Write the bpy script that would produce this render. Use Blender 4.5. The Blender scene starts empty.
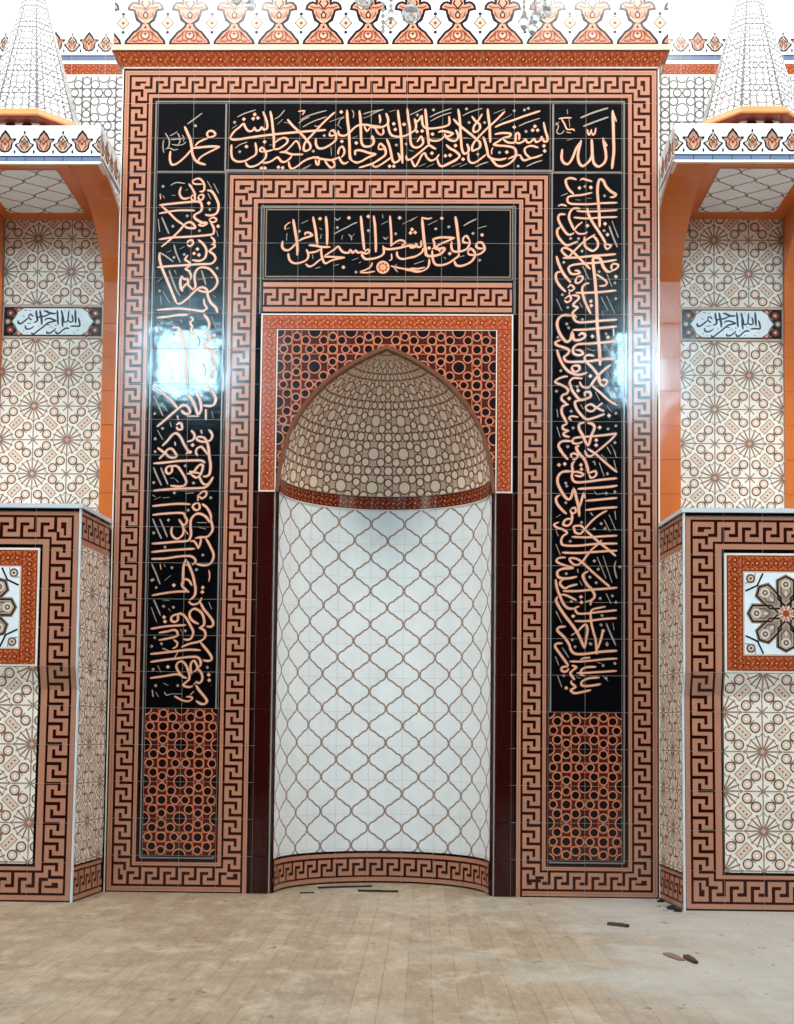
import bpy, bmesh, math, random
from mathutils import Vector, Matrix
random.seed(7)
SC = bpy.context.scene
COL = SC.collection
PI = math.pi

# ------------------------------------------------------------------ camera
# the camera stands about 7.3 m in front of the mihrab face (the plane Y = 0), low, tilted up slightly
F = 1330.0
CX, CZ, CD = 0.22729567, 0.86596368, 7.2591937
YAW, PITCH, ROLL, PY = -0.02103785, 0.06111735, 0.01035112, 653.64947
cy, sy = math.cos(YAW), math.sin(YAW); cp, sp = math.cos(PITCH), math.sin(PITCH); cr, sr = math.cos(ROLL), math.sin(ROLL)
fwd = Vector((sy*cp, cy*cp, sp)); rgt = Vector((cy, -sy, 0)); up = rgt.cross(fwd)
R2 = rgt*cr + up*sr; U2 = rgt*(-sr) + up*cr
cam_d = bpy.data.cameras.new('camera'); cam = bpy.data.objects.new('camera', cam_d); COL.objects.link(cam)
cam.matrix_world = Matrix(((R2.x, U2.x, -fwd.x, CX), (R2.y, U2.y, -fwd.y, -CD), (R2.z, U2.z, -fwd.z, CZ), (0, 0, 0, 1)))
cam_d.sensor_fit = 'VERTICAL'; cam_d.sensor_height = 24.0; cam_d.sensor_width = 24.0*794/1024
cam_d.lens = F/1024*24.0
cam_d.shift_y = (PY-512)/1024.0; cam_d.shift_x = 0
cam_d.clip_start = 0.05
SC.camera = cam

def wp(px, py, Y=0.0):
    """world point on the plane Y that a point of the photograph shows"""
    v = R2*((px-397)/F) + U2*(-(py-PY)/F) + fwd
    t = (Y+CD)/v.y
    return (CX+t*v.x, CZ+t*v.z)

# ------------------------------------------------------------------ materials
def lin(c):
    return tuple(((x/255.0)/12.92 if x/255.0 <= 0.04045 else (((x/255.0)+0.055)/1.055)**2.4) for x in c)
MATS = {}
def ceramic(name, rgb, rough=0.16, var=0.10, wave=0.06, spec=0.34):
    m = bpy.data.materials.new(name); m.use_nodes = True
    nt = m.node_tree; N = nt.nodes; L = nt.links
    b = N['Principled BSDF']
    tc = N.new('ShaderNodeTexCoord')
    nz = N.new('ShaderNodeTexNoise'); nz.inputs['Scale'].default_value = 9.0; nz.inputs['Detail'].default_value = 3.0
    L.new(tc.outputs['Object'], nz.inputs['Vector'])
    mr = N.new('ShaderNodeMapRange'); mr.inputs['To Min'].default_value = 1-var; mr.inputs['To Max'].default_value = 1+var
    L.new(nz.outputs['Fac'], mr.inputs['Value'])
    mx = N.new('ShaderNodeVectorMath'); mx.operation = 'SCALE'
    mx.inputs[0].default_value = lin(rgb)
    L.new(mr.outputs['Result'], mx.inputs['Scale'])
    L.new(mx.outputs['Vector'], b.inputs['Base Color'])
    b.inputs['Roughness'].default_value = rough
    b.inputs['Specular IOR Level'].default_value = spec
    if wave:
        n2 = N.new('ShaderNodeTexNoise'); n2.inputs['Scale'].default_value = 7.0; n2.inputs['Detail'].default_value = 2.0
        L.new(tc.outputs['Object'], n2.inputs['Vector'])
        bp = N.new('ShaderNodeBump'); bp.inputs['Strength'].default_value = wave; bp.inputs['Distance'].default_value = 0.02
        L.new(n2.outputs['Fac'], bp.inputs['Height']); L.new(bp.outputs['Normal'], b.inputs['Normal'])
    MATS[name] = m
    return m
ceramic('peach_glaze', (184, 128, 103))
ceramic('peach_line', (150, 84, 62))
ceramic('maroon_glaze', (46, 8, 4))
ceramic('black_glaze', (5, 6, 10), rough=0.07, wave=0.05, spec=0.26)
ceramic('grey_line_glaze', (128, 118, 112))
ceramic('white_glaze', (232, 226, 216))
ceramic('grout_light', (150, 140, 132), rough=0.7, wave=0)
ceramic('grout_pale', (190, 183, 174), rough=0.7, wave=0)
ceramic('letter_gold', (224, 166, 136), rough=0.25)
ceramic('letter_halo', (50, 12, 5), rough=0.15)
ceramic('letter_grey', (150, 132, 120), rough=0.3)
ceramic('letter_navy', (38, 46, 66), rough=0.3)
ceramic('plaque_white', (232, 242, 248))
ceramic('girih_base', (72, 24, 16))
ceramic('girih_strap', (196, 124, 96))
ceramic('girih_hole', (26, 6, 5))
ceramic('girih_line', (176, 90, 56))
ceramic('pale_strap', (112, 106, 106))
ceramic('pale_hole', (244, 246, 246))
ceramic('pale_base', (232, 232, 230))
ceramic('dome_strap', (116, 74, 56))
ceramic('dome_hole', (240, 216, 194))
ceramic('dome_base', (212, 178, 152))
ceramic('fan_base', (246, 235, 222))
ceramic('fan_peach', (232, 204, 182))
ceramic('fan_line', (146, 116, 100))
ceramic('fan_ring', (100, 70, 58))
ceramic('fan_heart', (222, 140, 96))
ceramic('star_base', (166, 74, 38))
ceramic('star_dark', (112, 36, 14))
ceramic('star_dot', (222, 140, 94))
ceramic('lattice_white', (234, 236, 236), rough=.3, wave=0.03, spec=.25)
ceramic('lattice_line', (132, 100, 84))
ceramic('lattice_core', (186, 158, 134))
ceramic('orange_glaze', (208, 112, 54), rough=0.14, var=0.05, wave=0.06)
ceramic('orange_joint', (170, 74, 26), rough=0.5)
ceramic('column_glaze', (46, 8, 5), rough=0.08, wave=0.05)
ceramic('cap_cream', (212, 184, 162))
ceramic('navy_glaze', (30, 42, 74))
ceramic('blue_glaze', (104, 122, 150))
ceramic('palm_peach', (206, 146, 118))
ceramic('palm_brown', (172, 124, 104))
ceramic('palm_dark', (36, 26, 32))
ceramic('palm_red', (140, 62, 40))
ceramic('palm_beige', (196, 174, 154))
ceramic('rose_grey', (104, 88, 80))
ceramic('rose_black', (28, 22, 22))
ceramic('rose_cream', (222, 206, 190))
ceramic('rose_tan', (146, 122, 108))
ceramic('rose_mid', (172, 152, 136))
ceramic('marble_white', (206, 214, 220), rough=0.25, var=0.06)
ceramic('plaster', (238, 238, 236), rough=0.8, var=0.02, wave=0, spec=0.2)
ceramic('room_plaster', (112, 102, 92), rough=0.8, var=0.05, wave=0, spec=0.2)
ceramic('joint_shadow', (30, 20, 18), rough=0.8, wave=0)  # plain dark tone of the solids behind the tiles and some crumbs

# ------------------------------------------------------------------ objects
def link(o, parent=None, label=None, cat=None, group=None, kind=None):
    COL.objects.link(o)
    if parent: o.parent = parent
    if label: o['label'] = label
    if cat: o['category'] = cat
    if group: o['group'] = group
    if kind: o['kind'] = kind
    return o
def empty(name, loc, label, cat, group=None):
    o = bpy.data.objects.new(name, None); o.location = loc; o.empty_display_size = 0.2
    return link(o, None, label, cat, group)

def area(p):
    return 0.5*sum(p[i][0]*p[(i+1) % len(p)][1]-p[(i+1) % len(p)][0]*p[i][1] for i in range(len(p)))
def halfclip(p, a, b, c):
    """keep the part of p with a*x+b*y <= c"""
    out = []; n = len(p)
    ds = [a*x+b*y-c for x, y in p]
    for i in range(n):
        j = (i+1) % n
        if ds[i] <= 1e-9: out.append(p[i])
        if (ds[i] < -1e-9 and ds[j] > 1e-9) or (ds[i] > 1e-9 and ds[j] < -1e-9):
            t = ds[i]/(ds[i]-ds[j])
            out.append((p[i][0]+t*(p[j][0]-p[i][0]), p[i][1]+t*(p[j][1]-p[i][1])))
    return out if len(out) > 2 and abs(area(out)) > 1e-9 else None
def rclip(p, r):
    xs = [q[0] for q in p]; ys = [q[1] for q in p]
    if max(xs) <= r[0] or min(xs) >= r[2] or max(ys) <= r[1] or min(ys) >= r[3]: return None
    if min(xs) >= r[0] and max(xs) <= r[2] and min(ys) >= r[1] and max(ys) <= r[3]: return p
    for a, b, c in ((-1, 0, -r[0]), (1, 0, r[2]), (0, -1, -r[1]), (0, 1, r[3])):
        p = halfclip(p, a, b, c)
        if not p: return None
    return p

class Draw:
    """a flat drawing: convex polygons with a layer and a glaze"""
    def __init__(s, clip=None): s.P = []; s.clip = clip
    def add(s, p, h, m):
        if s.clip: p = rclip(p, s.clip)
        if p: s.P.append((list(p), h, m))
    def rect(s, x0, y0, x1, y1, h, m):
        if x0 > x1: x0, x1 = x1, x0
        if y0 > y1: y0, y1 = y1, y0
        s.add([(x0, y0), (x1, y0), (x1, y1), (x0, y1)], h, m)
    def frame(s, x0, y0, x1, y1, a, b, h, m):
        """rectangular ring between the inward offsets a and b"""
        s.rect(x0+a, y0+a, x1-a, y0+b, h, m); s.rect(x0+a, y1-b, x1-a, y1-a, h, m)
        s.rect(x0+a, y0+b, x0+b, y1-b, h, m); s.rect(x1-b, y0+b, x1-a, y1-b, h, m)
    def disc(s, x, y, r, h, m, n=12, ry=None, rot=0):
        ry = ry or r
        s.add([(x+r*math.cos(rot+2*PI*k/n), y+ry*math.sin(rot+2*PI*k/n)) for k in range(n)], h, m)
    def line(s, x0, y0, x1, y1, w, h, m):
        d = math.hypot(x1-x0, y1-y0)
        if d < 1e-9: return
        nx, ny = -(y1-y0)/d*w/2, (x1-x0)/d*w/2
        s.add([(x0-nx, y0-ny), (x1-nx, y1-ny), (x1+nx, y1+ny), (x0+nx, y0+ny)], h, m)
    def path(s, pts, w, h, m, closed=False, ws=None):
        """mitred ribbon"""
        n = len(pts); L = []; R = []
        for i in range(n):
            if closed: a, b = pts[i-1], pts[(i+1) % n]
            else: a, b = pts[max(i-1, 0)], pts[min(i+1, n-1)]
            p = pts[i]
            def nrm(u, v):
                d = math.hypot(v[0]-u[0], v[1]-u[1]) or 1e-9
                return (-(v[1]-u[1])/d, (v[0]-u[0])/d)
            n1 = nrm(a, p) if a != p else nrm(p, b); n2 = nrm(p, b) if b != p else n1
            mx, my = n1[0]+n2[0], n1[1]+n2[1]; l = math.hypot(mx, my)
            if l < 0.5: mx, my, k = n2[0], n2[1], 1.0
            else:
                mx /= l; my /= l; k = 1/max(0.55, mx*n1[0]+my*n1[1])
            ww = (ws[i] if ws else w)/2*k
            L.append((p[0]+mx*ww, p[1]+my*ww)); R.append((p[0]-mx*ww, p[1]-my*ww))
        for i in range(n if closed else n-1):
            j = (i+1) % n
            q = [R[i], R[j], L[j], L[i]]
            if area(q) < 0: q.reverse()
            s.add(q, h, m)
    def poly(s, pts, h, m):
        """any simple polygon, triangulated"""
        from mathutils.geometry import tessellate_polygon
        for t in tessellate_polygon([[Vector((x, y, 0)) for x, y in pts]]):
            q = [pts[k] for k in t]
            if abs(area(q)) > 1e-10:
                if area(q) < 0: q.reverse()
                s.add(q, h, m)
    def sub(s, rect):
        d = Draw(rect)
        for p, h, m in s.P: d.add(p, h, m)
        return d

LH = 0.0005
def front(Y=0.0, dx=0.0):
    return lambda u, v, h: (u+dx, Y-h*LH, v)
def build(name, d, fmap=None, parent=None, out=(0, -1, 0), cu=(), cv=(), slab=None, slab_mat=None, smooth=False, **kw):
    """one mesh from a drawing. slab: (rect, thickness) solid backing under it"""
    fmap = fmap or front()
    polys = []
    for p, h, m in d.P:
        todo = [p]
        for vals, ax in ((cu, 0), (cv, 1)):
            for c in vals:
                nx = []
                for q in todo:
                    k = [z[ax] for z in q]
                    if min(k) < c-1e-7 and max(k) > c+1e-7:
                        a, b = (1, 0) if ax == 0 else (0, 1)
                        for r in (halfclip(q, a, b, c), halfclip(q, -a, -b, -c)):
                            if r: nx.append(r)
                    else: nx.append(q)
                todo = nx
        for q in todo: polys.append((q, h, m))
    verts = []; faces = []; mi = []; mats = []
    for kq, (q, h, m) in enumerate(polys):
        h += .03*(kq % 11)
        if m not in mats: mats.append(m)
        pts = [Vector(fmap(x, y, h)) for x, y in q]
        nrm = Vector((0, 0, 0))
        for i in range(1, len(pts)-1): nrm += (pts[i]-pts[0]).cross(pts[i+1]-pts[0])
        c = sum(pts, Vector())/len(pts)
        o = Vector(out(c)) if callable(out) else Vector(out)
        if nrm.dot(o) < 0: pts.reverse()
        k = len(verts); verts += [tuple(v) for v in pts]; faces.append(list(range(k, k+len(pts)))); mi.append(mats.index(m))
    if slab:
        (x0, y0, x1, y1), th = slab
        sm = slab_mat or 'joint_shadow'
        if sm not in mats: mats.append(sm)
        k = len(verts)
        for hh in (-0.2, -th/LH):
            for x, y in ((x0, y0), (x1, y0), (x1, y1), (x0, y1)): verts.append(tuple(fmap(x, y, hh)))
        for f in ((0, 1, 2, 3), (7, 6, 5, 4), (0, 4, 5, 1), (1, 5, 6, 2), (2, 6, 7, 3), (3, 7, 4, 0)):
            faces.append([k+i for i in f]); mi.append(mats.index(sm))
    me = bpy.data.meshes.new(name); me.from_pydata(verts, [], faces)
    for m in mats: me.materials.append(MATS[m])
    me.polygons.foreach_set('material_index', mi); me.update()
    o = bpy.data.objects.new(name, me)
    return link(o, parent, **kw)

class MB:
    """solid mesh builder"""
    def __init__(s): s.v = []; s.f = []; s.m = []
    def box(s, x0, x1, y0, y1, z0, z1, m=0):
        k = len(s.v); s.v += [(x, y, z) for z in (z0, z1) for y in (y0, y1) for x in (x0, x1)]
        for f in ((0, 2, 3, 1), (4, 5, 7, 6), (0, 1, 5, 4), (2, 6, 7, 3), (0, 4, 6, 2), (1, 3, 7, 5)):
            s.f.append([k+i for i in f]); s.m.append(m)
    def loft(s, rings, m=0, cap=True, closed=True):
        k = len(s.v); n = len(rings[0])
        for r in rings: s.v += [tuple(p) for p in r]
        for i in range(len(rings)-1):
            for j in range(n if closed else n-1):
                a = k+i*n+j; b = k+i*n+(j+1) % n
                s.f.append([a, b, b+n, a+n]); s.m.append(m)
        if cap:
            s.f.append([k+i for i in reversed(range(n))]); s.m.append(m)
            s.f.append([k+(len(rings)-1)*n+i for i in range(n)]); s.m.append(m)
    def lathe(s, prof, c=(0, 0, 0), n=16, m=0):
        s.loft([[(c[0]+r*math.cos(2*PI*j/n), c[1]+r*math.sin(2*PI*j/n), c[2]+z) for j in range(n)] for r, z in prof], m)
    def tube(s, pts, r, n=8, m=0):
        rings = []
        P = [Vector(p) for p in pts]
        for i, p in enumerate(P):
            t = (P[min(i+1, len(P)-1)]-P[max(i-1, 0)]).normalized()
            a = t.cross(Vector((0, 0, 1)) if abs(t.z) < 0.9 else Vector((1, 0, 0))).normalized(); b = t.cross(a)
            rr = r[i] if isinstance(r, (list, tuple)) else r
            rings.append([p+a*rr*math.cos(2*PI*j/n)+b*rr*math.sin(2*PI*j/n) for j in range(n)])
        s.loft(rings, m)
    def build(s, name, mats, parent=None, smooth=False, **kw):
        me = bpy.data.meshes.new(name); me.from_pydata(s.v, [], s.f)
        for m in mats: me.materials.append(MATS[m])
        me.polygons.foreach_set('material_index', s.m)
        bm = bmesh.new(); bm.from_mesh(me); bmesh.ops.recalc_face_normals(bm, faces=bm.faces); bm.to_mesh(me); bm.free()
        if smooth: me.polygons.foreach_set('use_smooth', [True]*len(me.polygons))
        o = bpy.data.objects.new(name, me)
        return link(o, parent, **kw)
# ------------------------------------------------------------------ tile patterns
T = 0.2                                   # one tile
def girih(d, u0, v0, u1, v1, ou, ov, base, strap, hole, linec, h=0, t=T, sk=0.032, grow=0.0, lwd=0.015):
    """eight-fold strapwork: big rosette holes on the lattice corners, ring of small holes about the cell centre"""
    d2 = Draw((u0, v0, u1, v1))
    d2.rect(u0, v0, u1, v1, h, base)
    i0 = math.floor((u0-ou)/t)-1; i1 = math.ceil((u1-ou)/t)+1; j0 = math.floor((v0-ov)/t)-1; j1 = math.ceil((v1-ov)/t)+1
    w = lwd*t
    for i in range(i0, i1):
        for a in (0.37, 0.63): d2.rect(ou+(i+a)*t-w, v0, ou+(i+a)*t+w, v1, h+1, linec)
    for j in range(j0, j1):
        for a in (0.37, 0.63): d2.rect(u0, ov+(j+a)*t-w, u1, ov+(j+a)*t+w, h+1, linec)
    for i in range(i0, i1):
        for j in range(j0, j1):
            X = ou+i*t; Y = ov+j*t
            for a, b, c, e in ((.24, .24, .5, .5), (.76, .24, .5, .5), (.24, .76, .5, .5), (.76, .76, .5, .5), (.5, 0, .37, .13), (.5, 0, .63, .13), (.5, 1, .37, .87), (.5, 1, .63, .87), (0, .5, .13, .37), (0, .5, .13, .63), (1, .5, .87, .37), (1, .5, .87, .63)):
                d2.line(X+a*t, Y+b*t, X+c*t, Y+e*t, 2*w, h+1, linec)
            c = [(0, 0, .155), (.25, .25, .098), (.75, .25, .098), (.25, .75, .098), (.75, .75, .098),
                 (.5, .15, .088), (.5, .85, .088), (.15, .5, .088), (.85, .5, .088), (.5, .5, .105)]
            c = c[:5]+[(.5, .145, .088), (.5, .855, .088), (.14, .5, .088), (.86, .5, .088), (.5, .5, .105)]
            for a, b, r in c: d2.disc(X+a*t, Y+b*t, (r+grow+sk)*t, h+2, strap, 12)
            for a, b, r in c: d2.disc(X+a*t, Y+b*t, (r+grow-.004)*t, h+3, hole, 12)
    for p, hh, m in d2.P: d.add(p, hh, m)

def fan(d, u0, v0, u1, v1, ou, ov, par=0, h=0, t=T, brown=0):
    """twelve-point fans on alternate lattice corners, dotted bars between, ringed rosettes"""
    base, peach, linec, ring, heart = 'fan_base', 'fan_peach', 'fan_line', 'fan_ring', 'fan_heart'
    d2 = Draw((u0, v0, u1, v1)); d2.rect(u0, v0, u1, v1, h, base)
    i0 = math.floor((u0-ou)/t)-1; i1 = math.ceil((u1-ou)/t)+1; j0 = math.floor((v0-ov)/t)-1; j1 = math.ceil((v1-ov)/t)+1
    w = .042*t
    for i in range(i0, i1+1):
        for j in range(j0, j1+1):
            X = ou+i*t; Y = ov+j*t
            if (i+j+par) % 2 == 0:                               # fan centre
                for k in range(16):
                    a = 2*PI*k/16; r = .5 if k % 4 == 0 else (.43 if k % 2 == 0 else .44)
                    ca, sa = math.cos(a), math.sin(a)
                    d2.line(X+.05*t*ca, Y+.05*t*sa, X+r*t*ca, Y+r*t*sa, w, h+1, linec)
                    (d2.line(X+.03*t*ca, Y+.03*t*sa, X+.085*t*ca, Y+.085*t*sa, .45*w, h+2, heart) if k % 2 == 0 else None)
                    b = a+PI/16
                d2.disc(X, Y, .022*t, h+3, heart, 8)
                rim = []
                for k in range(32):
                    a = 2*PI*k/32; r = (.485 if k % 8 == 0 else (.43 if k % 4 == 0 else .415)) if k % 2 == 0 else .385
                    rim.append((X+r*t*math.cos(a), Y+r*t*math.sin(a)))
                d2.path(rim, .02*t, h+1, linec, closed=True)
            else:
                for k in range(8):
                    a = PI/4*k; r = .2 if k % 2 else .48
                    d2.line(X, Y, X+r*t*math.cos(a), Y+r*t*math.sin(a), w*.8, h+1, linec)
                for sx in (-1, 1):
                    for sy_ in (-1, 1):
                        d2.line(X+sx*.18*t, Y+sy_*.39*t, X+sx*.40*t, Y+sy_*.175*t, .03*t, h+2, linec); d2.line(X+sx*.2*t, Y+sy_*.2*t, X+sx*.33*t, Y+sy_*.33*t, .024*t, h+1, linec)
                        for a, b in ((.18, .39), (.40, .175)):
                            x, y = X+sx*a*t, Y+sy_*b*t
                            d2.disc(x, y, .140*t, h+3, ring, 12); d2.disc(x, y, .106*t, h+4, peach, 12)
                            pts = [(x+(.058 if q % 2 == 0 else .03)*t*math.cos(PI*q/5+PI/2), y+(.058 if q % 2 == 0 else .03)*t*math.sin(PI*q/5+PI/2)) for q in range(10)]
                            d2.poly(pts, h+5, base)
    for i in range(i0, i1):
        for j in range(j0, j1):
            cx_, cy_ = ou+(i+.5)*t, ov+(j+.5)*t
            s = 1 if (i+j+par) % 2 == 0 else -1                     # direction of the fan-to-fan diagonal
            ax, ay = math.cos(PI/4), s*math.sin(PI/4); bx, by = -ay, ax
            def q(a, b): return (cx_+(a*ax+b*bx)*t, cy_+(a*ay+b*by)*t)
            d2.add([q(-.21, -.115), q(.21, -.115), q(.21, .115), q(-.21, .115)][::1], h+3, linec)
            d2.add([q(-.19, -.095), q(.19, -.095), q(.19, .095), q(-.19, .095)], h+4, peach)
            for k in (-.11, 0, .11):
                x, y = q(k, 0); d2.disc(x, y, .026*t, h+5, ring, 6)
    for p, hh, m in d2.P:
        if area(p) < 0: p = p[::-1]
        d.add(p, hh, m)

def stars(d, u0, v0, u1, v1, h=0, pitch=T/3, along=None):
    """narrow orange border of small stars"""
    w = min(u1-u0, v1-v0); along = along or ('u' if u1-u0 > v1-v0 else 'v')
    d.rect(u0, v0, u1, v1, h, 'star_base')
    d2 = Draw((u0, v0, u1, v1))
    L = (u1-u0) if along == 'u' else (v1-v0); n = max(1, round(L/pitch)); p = L/n
    def P(s, t_): return (u0+s, v0+t_) if along == 'u' else (u0+t_, v0+s)
    d2.rect(*P(0, 0), *P(L, .05*w), h+1, 'star_dark'); d2.rect(*P(0, .95*w), *P(L, w), h+1, 'star_dark')
    for k in range(n):
        s = (k+.5)*p
        x, y = P(s, w/2)
        d2.disc(x, y, .17*w, h+1, 'star_dark', 8); d2.disc(x, y, .085*w, h+2, 'star_dot', 6)
        for a in range(8):
            aa = 2*PI*(a+.5)/8
            d2.disc(x+.3*w*math.cos(aa), y+.3*w*math.sin(aa), .05*w, h+1, 'star_dot' if a % 2 else 'star_dark', 5)
        x, y = P(k*p, w/2)
        d2.line(*P(k*p, .12*w), *P(k*p, .88*w), .05*w, h+1, 'star_dark')
        for b in (.15, .5, .85): d2.disc(*P(k*p, b*w), .055*w, h+2, 'star_dot', 5)
        for b in (.14, .86): d2.disc(*P(s, b*w), .05*w, h+2, 'star_dot', 5)
    for q, hh, m in d2.P: d.add(q, hh, m)

def meander(d, T_, L, n, a0, period, width, h=2, c='maroon_glaze', blob0=False, lastB=False, firstB=False):
    """key hooks between two rails. T_(s, t): s forward, t from the outer rail (0) to the inner (width)"""
    lw = .158*period
    def bar(s0, s1, t0, t1):
        q = [T_(s0, t0), T_(s1, t0), T_(s1, t1), T_(s0, t1)]
        if area(q) < 0: q.reverse()
        d.add(q, h, c)
    def A(s):
        bar(s-lw/2, s+lw/2, 0, .66*width+lw/2); bar(s+lw/2, s+.37*period, .66*width-lw/2, .66*width+lw/2)
    def B(s):
        bar(s-lw/2, s+lw/2, .36*width-lw/2, width); bar(s-.37*period, s-lw/2, .36*width-lw/2, .36*width+lw/2)
    for i in range(n):
        s = (a0+i)*period; A(s)
        if i < n-1 or lastB: B(s+.66*period)
    if firstB: B((a0-1+.66)*period)
    if blob0:
        p = period; w_ = width
        bar(.31*p, .43*p, .27*w_, .88*w_); bar(.43*p, .57*p, .27*w_, .56*w_)
def ringside(d, p0, p1, inn, width, h=2, mode='AA', per=.1):
    """a side between outer-rail corners p0 -> p1 (counter-clockwise), inn = unit inward normal"""
    L = math.hypot(p1[0]-p0[0], p1[1]-p0[1]); dx, dy = (p1[0]-p0[0])/L, (p1[1]-p0[1])/L
    Tf = lambda s, t: (p0[0]+dx*s+inn[0]*t, p0[1]+dy*s+inn[1]*t)
    if mode == 'AA':
        k = round(L/per); p = L/k; meander(d, Tf, L, k-1, .84, p, width, h, blob0=True)
    elif mode == 'AB':      # plain start corner, far corner belongs to the other ring
        k = round(L/per-.34); p = L/(k+.34); meander(d, Tf, L, k-1, .84, p, width, h, blob0=True, lastB=True)
    elif mode == 'BA':
        k = round(L/per-.66); p = L/(k+.66); meander(d, Tf, L, k, .5, p, width, h)
    elif mode == 'open':
        k = round(L/per); p = L/k; meander(d, Tf, L, k, .2, p, width, h, lastB=True)

def lattice(d, u0, v0, u1, v1, ou, ov, h=0, t=T, base='lattice_white', lc='lattice_line', core='lattice_core', w=.046):
    d2 = Draw((u0, v0, u1, v1)); d2.rect(u0, v0, u1, v1, h, base)
    Q = [(.014, 0), (.022, .05), (.05, .11), (.10, .155), (.16, .18), (.195, .195), (.215, .225), (.25, .25), (.285, .275), (.305, .305), (.34, .32), (.40, .345), (.45, .39), (.478, .45), (.486, .5)]
    i0 = math.floor((u0-ou)/t)-1; i1 = math.ceil((u1-ou)/t)+1; j0 = math.floor((v0-ov)/t)-1; j1 = math.ceil((v1-ov)/t)+1
    for i in range(i0, i1+1):
        for j in range(j0, j1+1):
            for sx in (-1, 1):
                for sy_ in (-1, 1):
                    pts = [(ou+(i+sx*a)*t, ov+(j+sy_*b)*t) for a, b in Q]
                    d2.path(pts, w*t, h+1, lc); d2.path(pts, w*t*.3, h+2, core)
    for p, hh, m in d2.P: d.add(p, hh, m)

PALM = [(.44, .015), (.42, .08), (.345, .17), (.27, .27), (.19, .32), (.115, .40), (.08, .475), (.13, .51), (.19, .55), (.226, .656), (.25, .77), (.31, .79), (.385, .80), (.37, .88), (.31, .945), (.24, .96), (.16, .93), (.15, .99), (.2, 1.06), (.17, 1.16), (.10, 1.26), (.03, 1.34), (0, 1.42)]
def palmettes(d, u0, u1, v0, ou, p, h=1):
    for i in range(math.floor((u0-ou)/p)-1, math.ceil((u1-ou)/p)+2):
        X = ou+i*p
        def M(a, b, s=1): return (X+s*a*p, v0+b*p)
        body = [M(a, b) for a, b in PALM]+[M(a, b, -1) for a, b in reversed(PALM[:-1])]
        body = [M(-.44, .0)]+[M(.44, .0)]+body
        d.poly(body, h, 'palm_peach'); d.path(body, .056*p, h+1, 'palm_dark', closed=True)
        d.path([M(-.36, .05), M(-.2, .2), M(-.1, .33)], .02*p, h+2, 'palm_red'); d.path([M(.36, .05), M(.2, .2), M(.1, .33)], .02*p, h+2, 'palm_red')
        # foot: heart ring and little leaves
        d.disc(X, v0+.2*p, .115*p, h+2, 'palm_red', 12, ry=.11*p); d.disc(X, v0+.205*p, .075*p, h+3, 'palm_beige', 10); d.add([M(-.05, .24), M(0, .19), M(.05, .24), M(0, .27)], h+4, 'palm_red')
        for s in (-1, 1):
            d.path([M(.04, .06, s), M(.15, .10, s), M(.2, .05, s), M(.3, .07, s)], .03*p, h+2, 'palm_red')
            d.path([M(.15, .28, s), M(.2, .2, s), M(.29, .12, s)], .035*p, h+2, 'palm_red')
            d.path([M(.03, .5, s), M(.1, .55, s), M(.17, .62, s)], .028*p, h+2, 'palm_beige')
            d.path([M(.02, .78, s), M(.09, .84, s), M(.2, .83, s), M(.3, .87, s)], .03*p, h+2, 'palm_red')
            d.path([M(.06, 1.0, s), M(.1, .93, s), M(.04, .86, s), M(0, .8, s)], .034*p, h+2, 'palm_dark')
            d.path([M(.17, .75, s), M(.15, .65, s), M(.09, .58, s)], .022*p, h+2, 'palm_red')
        d.add([M(-.035, .36), M(.035, .36), M(0, .44)], h+2, 'palm_dark')
        for s in (-1, 1):
            def F(*q):
                q = [M(a, b, s) for a, b in q]
                if area(q) < 0: q.reverse()
                return q
            d.add(F((.17, .02), (.3, .02), (.26, .1), (.2, .11)), h+1.5, 'palm_brown')
            d.add(F((.14, .14), (.24, .18), (.2, .26), (.13, .24)), h+1.5, 'palm_brown')
            d.add(F((.05, .55), (.15, .6), (.2, .72), (.08, .74)), h+1.5, 'palm_brown')
            d.add(F((.06, .8), (.16, .78), (.3, .82), (.2, .88)), h+1.5, 'palm_brown')
            d.path([M(.02, .46, s), M(.09, .5, s), M(.165, .57, s), M(.2, .68, s)], .022*p, h+3, 'palm_dark')
            d.path([M(.0, .12, s), M(.12, .06, s), M(.17, .14, s), M(.14, .26, s), M(.05, .31, s)], .02*p, h+3, 'palm_red')
        d.path([M(0, .75), M(-.05, .68), M(-.035, .6), M(.035, .6), M(.05, .68)], .03*p, h+2, 'palm_dark', closed=True)
        d.disc(X, v0+.66*p, .03*p, h+3, 'palm_beige', 8)
        d.disc(X, v0+1.1*p, .05*p, h+2, 'palm_red', 8)
        Y = v0; X2 = X+.5*p
        d.add([(X2-.155*p, Y+.48*p), (X2, Y+.32*p), (X2+.155*p, Y+.48*p), (X2, Y+.66*p)], h, 'rose_grey')
        d.add([(X2-.125*p, Y+.48*p), (X2, Y+.355*p), (X2+.125*p, Y+.48*p), (X2, Y+.625*p)], h+1, 'palm_beige')
        d.disc(X2, Y+.48*p, .036*p, h+2, 'palm_red', 8)
        d.disc(X2, Y+.69*p, .042*p, h+1, 'navy_glaze', 8); d.disc(X2, Y+.27*p, .04*p, h+1, 'navy_glaze', 8)
        d.disc(X2, Y+1.04*p, .06*p, h+1, 'palm_beige', 8)

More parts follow.
